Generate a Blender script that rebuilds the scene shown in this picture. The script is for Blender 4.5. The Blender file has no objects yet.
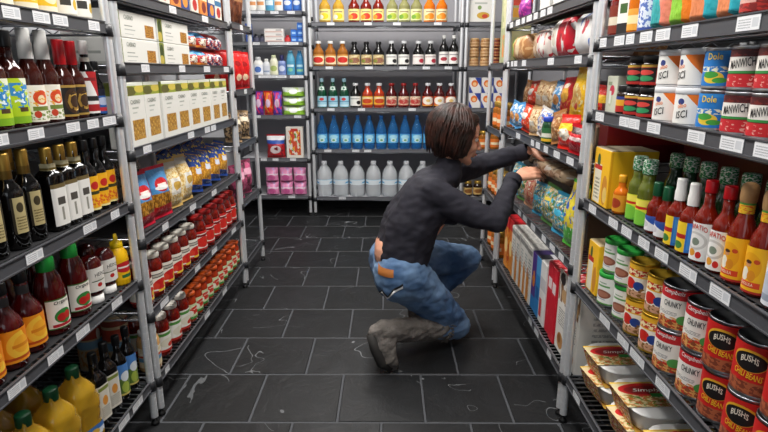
import bpy, bmesh, math, random
from mathutils import Vector, Matrix, Quaternion, noise
from mathutils.bvhtree import BVHTree
rad = math.radians
PI = math.pi
random.seed(11)
S = bpy.context.scene
COL = S.collection

# ------------------------------------------------------------------ camera, world, lights, exposure
cam_d = bpy.data.cameras.new('camera')
cam_d.sensor_width = 36.0
cam_d.lens = 541.0 / 768.0 * 36.0
cam_d.clip_start = 0.02
cam = bpy.data.objects.new('camera', cam_d)
COL.objects.link(cam)
cam.location = (0, 0, 1.22)
cam.rotation_euler = (rad(90 - 14.9), 0, rad(0.27))
S.camera = cam

W = bpy.data.worlds.new('world')
S.world = W
W.use_nodes = True
W.node_tree.nodes['Background'].inputs[0].default_value = (0.80, 0.88, 1.0, 1)
W.node_tree.nodes['Background'].inputs[1].default_value = 0.18

def area(name, loc, rot, sx, sy, power, color=(1, 1, 1)):
    d = bpy.data.lights.new(name, 'AREA')
    d.shape = 'RECTANGLE'; d.size = sx; d.size_y = sy
    d.energy = power; d.color = color
    o = bpy.data.objects.new(name, d)
    COL.objects.link(o)
    o.location = loc; o.rotation_euler = rot
    return o
# three ceiling fixtures over the aisle, and daylight from the shop front behind the camera
LAMPS = [(-0.1, 0.9, 42), (-0.1, 2.35, 42), (-0.1, 3.75, 44)]
for (lx, ly, pw) in LAMPS:
    area('ceiling_lamp_light', (lx, ly, 2.63), (0, 0, 0), 0.5, 1.1, pw, (1.0, 0.97, 0.93))
area('shop_front_daylight', (0.0, -1.9, 1.75), (rad(84), 0, 0), 2.2, 1.6, 12, (0.86, 0.93, 1.0))

VS = S.view_settings
VS.view_transform = 'Standard'; VS.look = 'None'
VS.exposure = 0.0; VS.gamma = 1.0; VS.use_curve_mapping = False
S.display_settings.display_device = 'sRGB'

# ------------------------------------------------------------------ materials
def lin(c):
    if isinstance(c, str):
        c = c.lstrip('#')
        c = tuple(int(c[i:i + 2], 16) / 255 for i in (0, 2, 4))
    return tuple((x / 12.92 if x <= 0.04045 else ((x + 0.055) / 1.055) ** 2.4) for x in c) + (1.0,)

_mats = {}
def mat(col, rough=0.5, metal=0.0, trans=0.0, ior=1.45, coat=0.0, bump=0.0, bscale=60.0, mottle=None, mscale=8.0):
    key = (col, rough, metal, trans, ior, coat, bump, bscale, mottle, mscale)
    if key in _mats: return _mats[key]
    m = bpy.data.materials.new('surface_%02d' % len(_mats))
    m.use_nodes = True
    nt = m.node_tree; b = nt.nodes['Principled BSDF']
    b.inputs['Base Color'].default_value = lin(col)
    b.inputs['Roughness'].default_value = rough
    b.inputs['Metallic'].default_value = metal
    b.inputs['Transmission Weight'].default_value = trans
    b.inputs['IOR'].default_value = ior
    b.inputs['Coat Weight'].default_value = coat
    tc = nt.nodes.new('ShaderNodeTexCoord')
    if mottle or bump:
        nz = nt.nodes.new('ShaderNodeTexNoise')
        nz.inputs['Scale'].default_value = mscale if mottle else bscale
        nz.inputs['Detail'].default_value = 5
        nt.links.new(tc.outputs['Object'], nz.inputs['Vector'])
        if mottle:
            r = nt.nodes.new('ShaderNodeValToRGB')
            r.color_ramp.elements[0].position = 0.38; r.color_ramp.elements[1].position = 0.64
            r.color_ramp.elements[0].color = lin(mottle); r.color_ramp.elements[1].color = lin(col)
            nt.links.new(nz.outputs['Fac'], r.inputs['Fac'])
            nt.links.new(r.outputs['Color'], b.inputs['Base Color'])
        if bump:
            nb = nt.nodes.new('ShaderNodeTexNoise')
            nb.inputs['Scale'].default_value = bscale; nb.inputs['Detail'].default_value = 6
            nt.links.new(tc.outputs['Object'], nb.inputs['Vector'])
            bp_ = nt.nodes.new('ShaderNodeBump')
            bp_.inputs['Strength'].default_value = bump; bp_.inputs['Distance'].default_value = 0.01
            nt.links.new(nb.outputs['Fac'], bp_.inputs['Height'])
            nt.links.new(bp_.outputs['Normal'], b.inputs['Normal'])
    _mats[key] = m
    return m

_arts = {}
def art(base, ops=(), rough=0.5, coat=0.0, bump=0.0):
    """printed packaging: flat shapes laid over a base colour in the surface's own UV"""
    key = (base, tuple(ops), rough, coat, bump)
    if key in _arts: return _arts[key]
    m = bpy.data.materials.new('print_%02d' % len(_arts))
    m.use_nodes = True
    nt = m.node_tree; b = nt.nodes['Principled BSDF']
    b.inputs['Roughness'].default_value = rough
    b.inputs['Coat Weight'].default_value = coat
    N, L = nt.nodes.new, nt.links.new
    uv = N('ShaderNodeTexCoord').outputs['UV']
    sep = N('ShaderNodeSeparateXYZ'); L(uv, sep.inputs[0])
    def M(op, a, b_=None, c=None):
        n = N('ShaderNodeMath'); n.operation = op
        for i, v in enumerate((a, b_, c)):
            if v is None: continue
            if isinstance(v, (int, float)): n.inputs[i].default_value = v
            else: L(v, n.inputs[i])
        return n.outputs[0]
    def rect(u0, v0, u1, v1):
        return M('MULTIPLY', M('COMPARE', sep.outputs[0], (u0 + u1) / 2, abs(u1 - u0) / 2), M('COMPARE', sep.outputs[1], (v0 + v1) / 2, abs(v1 - v0) / 2))
    cur = None
    for op in ops:
        k = op[0]; col = op[-1]
        if k == 'r': f = rect(*op[1:5])
        elif k == 'e':
            a = N('ShaderNodeVectorMath'); a.operation = 'SUBTRACT'; L(uv, a.inputs[0]); a.inputs[1].default_value = (op[1], op[2], 0)
            d = N('ShaderNodeVectorMath'); d.operation = 'DIVIDE'; L(a.outputs[0], d.inputs[0]); d.inputs[1].default_value = (op[3], op[4], 1)
            e = N('ShaderNodeVectorMath'); e.operation = 'LENGTH'; L(d.outputs[0], e.inputs[0])
            f = M('LESS_THAN', e.outputs['Value'], 1.0)
        elif k == 'h':      # half plane a*u + b*v > c
            d = N('ShaderNodeVectorMath'); d.operation = 'DOT_PRODUCT'; L(uv, d.inputs[0]); d.inputs[1].default_value = (op[1], op[2], 0)
            f = M('GREATER_THAN', d.outputs['Value'], op[3])
        elif k == 'n':      # blotches inside a rectangle: scale, threshold
            nz = N('ShaderNodeTexNoise'); nz.inputs['Scale'].default_value = op[5]; nz.inputs['Detail'].default_value = 2
            L(uv, nz.inputs['Vector'])
            f = M('MULTIPLY', rect(*op[1:5]), M('GREATER_THAN', nz.outputs['Fac'], op[6]))
        elif k == 'l':      # lines of fine print
            n_ = op[5]
            s = M('LESS_THAN', M('FRACT', M('MULTIPLY', M('SUBTRACT', sep.outputs[1], op[2]), n_ / max(1e-6, op[4] - op[2]))), 0.5)
            nz = N('ShaderNodeTexNoise'); nz.inputs['Scale'].default_value = 30; L(uv, nz.inputs['Vector'])
            f = M('MULTIPLY', M('MULTIPLY', rect(*op[1:5]), s), M('GREATER_THAN', nz.outputs['Fac'], 0.43))
        mx = N('ShaderNodeMix'); mx.data_type = 'RGBA'
        L(f, mx.inputs['Factor'])
        if cur is None: mx.inputs['A'].default_value = lin(base)
        else: L(cur, mx.inputs['A'])
        mx.inputs['B'].default_value = lin(col)
        cur = mx.outputs['Result']
    if cur is None: b.inputs['Base Color'].default_value = lin(base)
    else: L(cur, b.inputs['Base Color'])
    if bump:
        nb = N('ShaderNodeTexNoise'); nb.inputs['Scale'].default_value = 9; L(uv, nb.inputs['Vector'])
        bp_ = N('ShaderNodeBump'); bp_.inputs['Strength'].default_value = bump; bp_.inputs['Distance'].default_value = 0.01
        L(nb.outputs['Fac'], bp_.inputs['Height']); L(bp_.outputs['Normal'], b.inputs['Normal'])
    _arts[key] = m
    return m

# ------------------------------------------------------------------ mesh helpers
class MB:
    def __init__(s): s.v = []; s.f = []; s.mi = []; s.uv = []; s.sm = []
    def add(s, vs, fs, mi=0, uvs=None, smooth=True):
        o = len(s.v); s.v += [tuple(v) for v in vs]
        for k, f in enumerate(fs):
            s.f.append(tuple(i + o for i in f)); s.mi.append(mi[k] if isinstance(mi, (list, tuple)) else mi)
            s.uv.append(uvs[k] if uvs else [(0, 0)] * len(f)); s.sm.append(smooth)
    def box(s, c, d, mi=0, M=None, bev=0.0):
        """c centre, d full size; faces order: front(-y) back left right bottom top, each with a full 0..1 UV"""
        x, y, z = (q / 2 for q in d)
        P = lambda a, b, c_: Vector((a * x, b * y, c_ * z))
        q = [[P(-1, -1, -1), P(1, -1, -1), P(1, -1, 1), P(-1, -1, 1)], [P(1, 1, -1), P(-1, 1, -1), P(-1, 1, 1), P(1, 1, 1)],
             [P(-1, 1, -1), P(-1, -1, -1), P(-1, -1, 1), P(-1, 1, 1)], [P(1, -1, -1), P(1, 1, -1), P(1, 1, 1), P(1, -1, 1)],
             [P(-1, 1, -1), P(1, 1, -1), P(1, -1, -1), P(-1, -1, -1)], [P(-1, -1, 1), P(1, -1, 1), P(1, 1, 1), P(-1, 1, 1)]]
        for k, f in enumerate(q):
            vs = [(M @ v if M else v) + Vector(c) for v in f]
            s.add(vs, [(0, 1, 2, 3)], mi[k] if isinstance(mi, (list, tuple)) else mi, [[(0, 0), (1, 0), (1, 1), (0, 1)]], smooth=False)
    def lathe(s, prof, n=18, mi=0, a0=0.0, a1=2 * PI, sq=0.0, sy=1.0):
        """profile [(r, z)] turned about z; sq squares the section; UV: u round from the front, v along the profile"""
        full = abs(a1 - a0 - 2 * PI) < 1e-6
        m = n if full else n + 1
        vs = []
        for (r, z) in prof:
            for i in range(m):
                a = a0 + (a1 - a0) * i / n
                k = 1.0
                if sq:
                    c_, s_ = abs(math.sin(a)), abs(math.cos(a)); p = 2 + sq
                    k = (c_ ** p + s_ ** p) ** (-1 / p)
                vs.append((r * k * math.sin(a), -r * k * math.cos(a) * sy, z))
        fs, us = [], []
        tot = [0.0]
        for j in range(1, len(prof)): tot.append(tot[-1] + math.hypot(prof[j][0] - prof[j - 1][0], prof[j][1] - prof[j - 1][1]))
        T = tot[-1] or 1
        for j in range(len(prof) - 1):
            for i in range(n):
                i2 = (i + 1) % m
                fs.append((j * m + i, j * m + i2, (j + 1) * m + i2, (j + 1) * m + i))
                us.append([(i / n, tot[j] / T), ((i + 1) / n, tot[j] / T), ((i + 1) / n, tot[j + 1] / T), (i / n, tot[j + 1] / T)])
        s.add(vs, fs, mi, us)
    def tube(s, pts, r, n=8, mi=0, cap=True):
        pts = [Vector(p) for p in pts]; rs = r if isinstance(r, (list, tuple)) else [r] * len(pts)
        vs, fs = [], []
        up = Vector((0.13, 0.21, 1)).normalized()
        for k, p in enumerate(pts):
            d = (pts[min(k + 1, len(pts) - 1)] - pts[max(k - 1, 0)]).normalized()
            a = d.cross(up)
            if a.length < 1e-3: a = d.cross(Vector((1, 0, 0)))
            a.normalize(); b = d.cross(a)
            for i in range(n):
                t = 2 * PI * i / n
                vs.append(p + (a * math.cos(t) + b * math.sin(t)) * rs[k])
        for k in range(len(pts) - 1):
            for i in range(n):
                fs.append((k * n + i, k * n + (i + 1) % n, (k + 1) * n + (i + 1) % n, (k + 1) * n + i))
        if cap: fs += [tuple(reversed(range(n))), tuple(range((len(pts) - 1) * n, len(pts) * n))]
        s.add(vs, fs, mi)
    def mesh(s, name, mats):
        me = bpy.data.meshes.new(name)
        me.from_pydata(s.v, [], s.f)
        for m in mats: me.materials.append(m)
        me.polygons.foreach_set('material_index', s.mi)
        me.polygons.foreach_set('use_smooth', s.sm)
        ul = me.uv_layers.new(name='UVMap')
        flat = [c for f in s.uv for p in f for c in p]
        ul.data.foreach_set('uv', flat)
        me.update()
        return me
    def build(s, name, mats, parent=None):
        if not isinstance(mats, (list, tuple)): mats = [mats]
        o = bpy.data.objects.new(name, s.mesh(name, mats))
        COL.objects.link(o)
        if parent: o.parent = parent
        return o

def tag(o, label=None, cat=None, group=None, kind=None):
    if label: o['label'] = label
    if cat: o['category'] = cat
    if group: o['group'] = group
    if kind: o['kind'] = kind
    return o

def empty(name, loc=(0, 0, 0), rz=0.0):
    o = bpy.data.objects.new(name, None); COL.objects.link(o)
    o.empty_display_size = 0.03
    o.location = loc; o.rotation_euler = (0, 0, rz)
    return o

def dup(o, parent=None):
    c = o.copy(); COL.objects.link(c)
    if parent: c.parent = parent
    for ch in o.children: dup(ch, c)
    return c

def bake(o):
    dg = bpy.context.evaluated_depsgraph_get()
    dg.update()
    return bpy.data.meshes.new_from_object(o.evaluated_get(dg), depsgraph=dg)

_txt = {}
def text_mesh(body, shear=0.0):
    """flat letters as (verts, faces), 1 high, centred"""
    if (body, shear) in _txt: return _txt[(body, shear)]
    cu = bpy.data.curves.new('lettering', 'FONT')
    cu.body = body; cu.align_x = 'CENTER'; cu.align_y = 'CENTER'; cu.resolution_u = 2; cu.shear = shear; cu.offset = 0.012
    o = bpy.data.objects.new('lettering', cu); COL.objects.link(o)
    me = bake(o)
    vs = [v.co.copy() for v in me.vertices]; fs = [tuple(p.vertices) for p in me.polygons]
    bpy.data.objects.remove(o); bpy.data.meshes.remove(me); bpy.data.curves.remove(cu)
    y0 = min(v.y for v in vs); y1 = max(v.y for v in vs); x0 = min(v.x for v in vs); x1 = max(v.x for v in vs)
    vs = [((v.x - (x0 + x1) / 2), (v.y - (y0 + y1) / 2) / (y1 - y0)) for v in vs]
    w = (x1 - x0)
    _txt[(body, shear)] = (vs, fs, w)
    return _txt[(body, shear)]

def letters(parent, body, w, h, z, m, r=None, y=None, x=0.0, ang=0.0, shear=0.0, tilt=0.0, arch=0.0, name='lettering'):
    """lettering w wide, h high centred at height z: wrapped on a cylinder of radius r, or flat at -y"""
    vs, fs, tw = text_mesh(body, shear)
    out = []
    for (a, b) in vs:
        a = a / tw * w; b = b * h + arch * (1 - (2 * a / w) ** 2)
        a, b = a * math.cos(tilt) - b * math.sin(tilt), a * math.sin(tilt) + b * math.cos(tilt)
        if r: t = a / r + ang; out.append((r * math.sin(t), -r * math.cos(t), z + b))
        else: out.append((x + a, -y, z + b))
    mb = MB(); mb.add(out, fs, smooth=False)
    return mb.build(name, m, parent)

ORD = 'first second third fourth fifth sixth seventh eighth ninth tenth eleventh twelfth thirteenth fourteenth'.split()
class Kind:
    def __init__(s, fn, *a, **k): s.fn, s.a, s.k, s.p = fn, a, k, None
    def put(s, loc, rz, label, cat, group=None, tilt=(0, 0), scale=1.0):
        if s.p is None: s.p = r = s.fn(*s.a, **s.k)
        else: r = dup(s.p)
        r.location = loc; r.rotation_euler = (rad(tilt[0]), rad(tilt[1]), rad(rz)); r.scale = (scale,) * 3
        if tilt != (0, 0):          # a leaning thing still stands on its lowest point
            R3 = r.rotation_euler.to_matrix()
            r.location.z -= min((R3 @ v.co).z for c in r.children if c.type == 'MESH' for v in c.data.vertices) * scale - 0.001
        return tag(r, label, cat, group)
# ------------------------------------------------------------------ the setting
XL, XR = -0.828, 0.638            # the planes of the rack fronts on both sides of the aisle
CHROME = mat('#f0f2f4', 0.28, 0.55)
CHROME_D = mat('#9a9da2', 0.30, 1.0)
BLACKP = mat('#0c0c0d', 0.45)
RAIL = mat('#4b4c50', 0.42)
LIN_B = mat('#b4b5ba', 0.5)  # pale variant of the added liner, keeps the back racks brighter
RAIL_B = mat('#6a6b70', 0.4)
SHADE_LINER = mat('#17171a', 0.7)  # dark liner added to shade the shelf space beneath

def slate():
    m = bpy.data.materials.new('slate'); m.use_nodes = True
    nt = m.node_tree; b = nt.nodes['Principled BSDF']; N, L = nt.nodes.new, nt.links.new
    g = N('ShaderNodeNewGeometry'); tc = N('ShaderNodeTexCoord')
    off = N('ShaderNodeVectorMath'); off.operation = 'MULTIPLY_ADD'
    comb = N('ShaderNodeCombineXYZ')
    for i in range(3): L(g.outputs['Random Per Island'], comb.inputs[i])
    L(comb.outputs[0], off.inputs[0]); off.inputs[1].default_value = (37, 19, 53); L(tc.outputs['Object'], off.inputs[2])
    n1 = N('ShaderNodeTexNoise'); n1.inputs['Scale'].default_value = 5.5; n1.inputs['Detail'].default_value = 9; n1.inputs['Roughness'].default_value = 0.62; n1.inputs['Distortion'].default_value = 0.8
    L(off.outputs[0], n1.inputs['Vector'])
    r = N('ShaderNodeValToRGB'); e = r.color_ramp.elements
    e[0].position = 0.3; e[0].color = lin('#0e0f10'); e[1].position = 0.72; e[1].color = lin('#1c1d1f')
    L(n1.outputs['Fac'], r.inputs['Fac'])
    # pale scratches: thin level lines of a stretched noise
    n2 = N('ShaderNodeTexNoise'); n2.inputs['Scale'].default_value = 2.2; n2.inputs['Detail'].default_value = 2; n2.inputs['Distortion'].default_value = 1.2
    L(off.outputs[0], n2.inputs['Vector'])
    c = N('ShaderNodeMath'); c.operation = 'COMPARE'; L(n2.outputs['Fac'], c.inputs[0]); c.inputs[1].default_value = 0.585; c.inputs[2].default_value = 0.0028
    n3 = N('ShaderNodeTexNoise'); n3.inputs['Scale'].default_value = 3.1; L(tc.outputs['Object'], n3.inputs['Vector'])
    c2 = N('ShaderNodeMath'); c2.operation = 'GREATER_THAN'; L(n3.outputs['Fac'], c2.inputs[0]); c2.inputs[1].default_value = 0.5
    mm = N('ShaderNodeMath'); mm.operation = 'MULTIPLY'; L(c.outputs[0], mm.inputs[0]); L(c2.outputs[0], mm.inputs[1])
    ms = N('ShaderNodeMath'); ms.operation = 'MULTIPLY'; L(mm.outputs[0], ms.inputs[0]); ms.inputs[1].default_value = 0.5
    mx = N('ShaderNodeMix'); mx.data_type = 'RGBA'; L(ms.outputs[0], mx.inputs['Factor']); L(r.outputs['Color'], mx.inputs['A']); mx.inputs['B'].default_value = lin('#8a8d90')
    # each tile a little lighter, darker or browner
    hs = N('ShaderNodeHueSaturation'); mr = N('ShaderNodeMapRange'); L(g.outputs['Random Per Island'], mr.inputs['Value']); mr.inputs['To Min'].default_value = 0.7; mr.inputs['To Max'].default_value = 1.25
    L(mr.outputs[0], hs.inputs['Value']); L(mx.outputs['Result'], hs.inputs['Color']); L(hs.outputs[0], b.inputs['Base Color'])
    rr = N('ShaderNodeMapRange'); L(n1.outputs['Fac'], rr.inputs['Value']); rr.inputs['To Min'].default_value = 0.62; rr.inputs['To Max'].default_value = 0.42; L(rr.outputs[0], b.inputs['Roughness'])
    bp_ = N('ShaderNodeBump'); bp_.inputs['Strength'].default_value = 0.55; bp_.inputs['Distance'].default_value = 0.012; L(n1.outputs['Fac'], bp_.inputs['Height']); L(bp_.outputs[0], b.inputs['Normal'])
    b.inputs['Specular IOR Level'].default_value = 0.35
    return m

def floor():
    P, J = 0.3203, 0.0055
    mb = MB()
    x0, x1, y0, y1 = -1.40, 1.22, -2.2, 5.2
    mb.add([(x0, y0, -0.0025), (x1, y0, -0.0025), (x1, y1, -0.0025), (x0, y1, -0.0025)], [(0, 1, 2, 3)], 1, smooth=False)
    k0 = int(math.floor((y0 - 1.693) / P))
    for k in range(k0, 12):
        ya, yb = 1.693 + k * P + J / 2, 1.693 + (k + 1) * P - J / 2
        if ya > y1 - 0.02: continue
        yb = min(yb, y1)
        offx = 0.142 if k % 2 == 0 else -0.0175
        for i in range(-6, 5):
            xa, xb = offx + i * 0.3195 + J / 2, offx + (i + 1) * 0.3195 - J / 2
            xa, xb = max(xa, x0), min(xb, x1)
            if xb - xa < 0.02: continue
            jz = random.uniform(-0.0006, 0.0006); e = 0.004
            vs = [(xa, ya, -0.004), (xb, ya, -0.004), (xb, yb, -0.004), (xa, yb, -0.004),
                  (xa + e, ya + e, jz), (xb - e, ya + e, jz), (xb - e, yb - e, jz), (xa + e, yb - e, jz)]
            mb.add(vs, [(4, 5, 6, 7), (0, 1, 5, 4), (1, 2, 6, 5), (2, 3, 7, 6), (3, 0, 4, 7)], 0, smooth=False)
    o = mb.build('floor', [slate(), mat('#4a4c50', 0.85, bump=0.4, bscale=90)])
    o['kind'] = 'structure'
floor()

def wall(name, c, d, m):
    mb = MB(); mb.box(c, d)
    o = mb.build(name, m); o['kind'] = 'structure'; return o
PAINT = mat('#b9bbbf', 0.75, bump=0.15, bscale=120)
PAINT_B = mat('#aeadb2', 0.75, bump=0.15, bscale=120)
wall('wall_back', (-0.09, 5.25, 1.37), (2.74, 0.10, 2.74), PAINT_B)
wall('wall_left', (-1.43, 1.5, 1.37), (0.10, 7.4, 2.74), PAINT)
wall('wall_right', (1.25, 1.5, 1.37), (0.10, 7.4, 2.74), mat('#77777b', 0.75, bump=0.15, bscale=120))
wall('ceiling', (-0.09, 1.5, 2.79), (2.78, 7.4, 0.10), mat('#d8d8d6', 0.8))
for nm, c, d in (('baseboard_back', (-0.09, 5.194, 0.04), (2.58, 0.012, 0.08)), ('baseboard_left', (-1.374, 1.5, 0.04), (0.012, 7.3, 0.08)), ('baseboard_right', (1.194, 1.5, 0.04), (0.012, 7.3, 0.08))):
    wall(nm, c, d, mat('#2a2a2c', 0.6))

# ceiling lamps (out of the picture, they light the place)
def lamp():
    r = empty('ceiling_lamp')
    mb = MB(); mb.box((0, 0, 0.045), (0.56, 1.16, 0.05)); mb.build('housing', mat('#e4e4e2', 0.5), r)
    for x in (-0.14, 0.14):
        t = MB(); t.tube([(x, -0.52, 0.005), (x, 0.52, 0.005)], 0.013, 10)
        em = bpy.data.materials.get('tube_glow')
        if not em:
            em = bpy.data.materials.new('tube_glow'); em.use_nodes = True
            bb = em.node_tree.nodes['Principled BSDF']; bb.inputs['Emission Color'].default_value = (1, 0.97, 0.93, 1); bb.inputs['Emission Strength'].default_value = 3.0
        t.build('tube', em, r)
    return r
LK = Kind(lamp)
for i, (lx, ly, pw) in enumerate(LAMPS):
    LK.put((lx, ly, 2.67), 0, 'twin-tube white ceiling lamp over the aisle, %s from the camera' % ORD[i], 'ceiling lamp', 'ceiling lamps over the aisle')

# ------------------------------------------------------------------ chrome wire racks
TAGM = art('#e6e7e9', [('l', 0.08, 0.15, 0.62, 0.85, 4, '#a9acb0'), ('r', 0.68, 0.2, 0.94, 0.8, '#c9ccd0')], 0.4)
_rackparts = {}
def post_mesh(h, m):
    if ('p', h) not in _rackparts:
        mb = MB(); z0 = 0.03; n = 14
        def seg(za, zb, ra, rb): mb.lathe([(ra, za), (rb, zb)], n)
        z = 0.055
        while z < h - 0.03:      # a ring cut every inch
            seg(z0, z, .0127, .0127); mb.lathe([(.0127, z), (.0119, z)], n); seg(z, z + .0022, .0119, .0119); mb.lathe([(.0119, z + .0022), (.0127, z + .0022)], n)
            z0 = z + .0022; z += .0254
        seg(z0, h - .004, .0127, .0127); mb.lathe([(.0127, h - .004), (.009, h), (0, h)], n)
        f = MB(); f.lathe([(0, 0), (0.013, 0), (0.015, 0.004), (0.013, 0.012), (0.006, 0.016), (0.006, 0.032), (0, 0.032)], 12)
        _rackparts[('p', h)] = (mb.mesh('post', [CHROME]), f.mesh('foot', [BLACKP]))
    return _rackparts[('p', h)]

def rack(name, loc, rz, Wd, D, levels, label, group, H=1.95, tags=None, lined=(), tagw=None, tagmat=TAGM, rail_h=0.034, lm=None, rm=None):
    """local frame: x along the front, y into the rack, front at y=0 facing -y. levels: heights of the rail's top edge"""
    r = empty(name, loc, rz); tag(r, label, 'shelf rack', group)
    pm, fm = post_mesh(H, CHROME)
    for (x, y) in ((0, 0), (Wd, 0), (0, D), (Wd, D)):
        p = bpy.data.objects.new('post', pm); COL.objects.link(p); p.parent = r; p.location = (x, y, 0)
        f = bpy.data.objects.new('foot', fm); COL.objects.link(f); f.parent = p
    for li, zt in enumerate(levels):
        zs = zt - 0.008                     # the surface goods stand on
        mb = MB()
        for y in (0.004, D): # rim rods, upper and lower, with a zigzag between
            for dz in (-0.004, -0.030): mb.tube([(0.012, y, zs + dz), (Wd - 0.012, y, zs + dz)], 0.0035, 6)
        for x in (0, Wd):
            for dz in (-0.004, -0.030): mb.tube([(x, 0.012, zs + dz), (x, D - 0.012, zs + dz)], 0.0035, 6)
            zz = []; k = 0; y = 0.02
            while y < D - 0.015: zz.append((x, y, zs - (0.005 if k % 2 else 0.029))); y += 0.035; k += 1
            mb.tube(zz, 0.002, 5)
        for x in [0.0254 * i for i in range(1, int(Wd / 0.0254) + 1)]:
            mb.tube([(x, 0.003, zs - 0.0025), (x, D, zs - 0.0025)], 0.0022, 5, cap=False)
        for y in (D * 0.34, D * 0.67): mb.tube([(0, y, zs - 0.0075), (Wd, y, zs - 0.0075)], 0.003, 6)
        for (x, y) in ((0, 0), (Wd, 0), (0, D), (Wd, D)): # corner collars
            c = MB(); c.lathe([(0.0128, -0.034), (0.0172, -0.034), (0.0155, 0.002), (0.0128, 0.002)], 12)
            mb.add([(v[0] + x, v[1] + y, v[2] + zs) for v in c.v], c.f, 1)
        sh = mb.build('wire_grating', [CHROME_D, mat('#2b2c2f', .4)], r)
        if li in lined:
            b = MB(); b.box((Wd / 2, D / 2 + 0.004, zs - 0.0002), (Wd - 0.05, D - 0.03, 0.0012)); b.build('added_liner', lm or SHADE_LINER, sh)  # thin board added over the wires to hold back light from above
        b = MB(); b.box((Wd / 2, -0.004, zt - rail_h / 2), (Wd - 0.034, 0.004, rail_h))
        for dz in (0, -rail_h + 0.003): b.box((Wd / 2, -0.0072, zt - 0.0015 + dz), (Wd - 0.034, 0.0035, 0.003))
        b.build('price_rail', rm or RAIL, sh)
        for (ta, tb) in (tags or {}).get(li, ()):
            t = MB(); h = rail_h - 0.0085
            t.box(((ta + tb) / 2, -0.0072, zt - rail_h / 2), (tb - ta, 0.0012, h)); t.build('price_tag', tagmat, sh)
    return r

def tagsL(y0, d): return {k: [(a - y0, b - y0) for a, b in v] for k, v in d.items()}
def tagsR(y1, d): return {k: [(y1 - b, y1 - a) for a, b in v] for k, v in d.items()}
ZL1 = [1.363, 1.098, 0.822, 0.558, 0.178]
ZL2 = [1.468, 1.250, 0.982, 0.684, 0.415, 0.163]
ZL3 = [1.480, 1.128, 0.83, 0.50, 0.15]
ZR1 = [1.320, 1.110, 0.832, 0.543, 0.195]
ZR2 = [1.467, 1.277, 0.942, 0.593, 0.182]
ZR3 = [1.27, 0.90, 0.50, 0.16]
ZB1 = [1.609, 1.268, 0.932, 0.586, 0.172]
ZB0 = [1.695, 1.458, 1.198, 0.873, 0.511, 0.184]
G = 'chrome wire shelf racks around the aisle'
rack('shelf_rack', (XL, 0.462, 0), rad(90), 1.22, 0.46, ZL1, 'chrome wire rack of sauces, vinegars, ketchup and oil along the left edge', G,
     tags=tagsL(0.462, {0: [(1.224,1.283),(1.328,1.393),(1.406,1.470),(1.571,1.629)], 1: [(1.115,1.174),(1.241,1.300),(1.395,1.456),(1.495,1.554),(1.580,1.655)],
     2: [(1.161,1.223),(1.402,1.469),(1.554,1.604)], 3: [(1.03,1.09),(1.173,1.237),(1.298,1.362),(1.490,1.553)], 4: [(1.30,1.36),(1.433,1.502),(1.528,1.599)]}), lined=(0, 1, 2, 3))
rack('shelf_rack', (XL, 1.738, 0), rad(90), 1.22, 0.46, ZL2, 'chrome wire rack of pasta boxes above red sauce jars, left of the aisle', G,
     tags=tagsL(1.738, {0: [(2.170,2.240),(2.547,2.630)], 1: [(1.873,1.936),(2.214,2.279),(2.515,2.600),(2.823,2.912)], 2: [(1.818,1.881),(2.243,2.314),(2.458,2.529),(2.548,2.619)],
     3: [(1.900,1.955),(2.188,2.260),(2.479,2.55)], 4: [(1.812,1.885),(2.179,2.243),(2.410,2.487),(2.747,2.825)], 5: [(1.789,1.827),(2.242,2.313),(2.518,2.588)]}), lined=(0, 1, 2, 3, 4))
rack('shelf_rack', (XL, 2.995, 0), rad(90), 0.44, 0.46, ZL3, 'narrow chrome wire rack with red packs, at the far end of the left side', G, tags={0: [(0.2, 0.26)], 1: [(0.2, 0.26)]}, lined=(0, 1, 2, 3))
rack('shelf_rack', (XR, 1.704, 0), rad(-90), 1.22, 0.46, ZR1, 'chrome wire rack of cans, hot sauces and noodle bowls along the right edge', G,
     tags=tagsR(1.704, {0: [(1.632,1.680),(1.511,1.576),(1.451,1.499),(1.355,1.418),(1.271,1.336),(1.160,1.221),(0.970,1.034)], 1: [(1.595,1.657),(1.425,1.485),(1.366,1.422),(1.260,1.323),(1.079,1.141),(0.959,1.027),(0.87,0.930)],
     2: [(1.580,1.638),(1.422,1.483),(1.336,1.396),(1.239,1.296),(1.149,1.209),(1.034,1.099),(0.923,0.986)], 3: [(1.399,1.472),(1.277,1.345),(1.188,1.265),(1.065,1.128)], 4: [(1.552,1.614)]}), lined=(0, 1, 2, 3))
rack('shelf_rack', (XR, 2.966, 0), rad(-90), 1.22, 0.46, ZR2, 'chrome wire rack of bread, snack bags and cereal cartons before the kneeling woman', G,
     tags=tagsR(2.966, {0: [(2.860,2.927),(2.715,2.796),(2.620,2.676),(2.499,2.585),(2.404,2.466),(2.288,2.359),(2.196,2.261)], 1: [(2.896,2.94),(2.805,2.850),(2.720,2.784),(2.547,2.621),(2.126,2.204),(1.825,1.892)],
     2: [(2.569,2.649),(2.320,2.369),(2.227,2.288),(2.114,2.169),(1.964,2.036),(1.813,1.885)], 3: [(2.456,2.515),(2.345,2.418),(2.210,2.276),(2.047,2.104),(1.930,1.993),(1.824,1.881)], 4: [(2.153,2.203),(2.044,2.105),(1.866,1.917)]}), lined=(0, 2))
rack('shelf_rack', (XR, 3.44, 0), rad(-90), 0.43, 0.46, ZR3, 'narrow chrome wire rack with a tall pale green carton, far end of the right side', G, lined=(0, 1, 2))
bx = lambda x, x0: (x - x0 - 0.03, x - x0 + 0.03)
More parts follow.
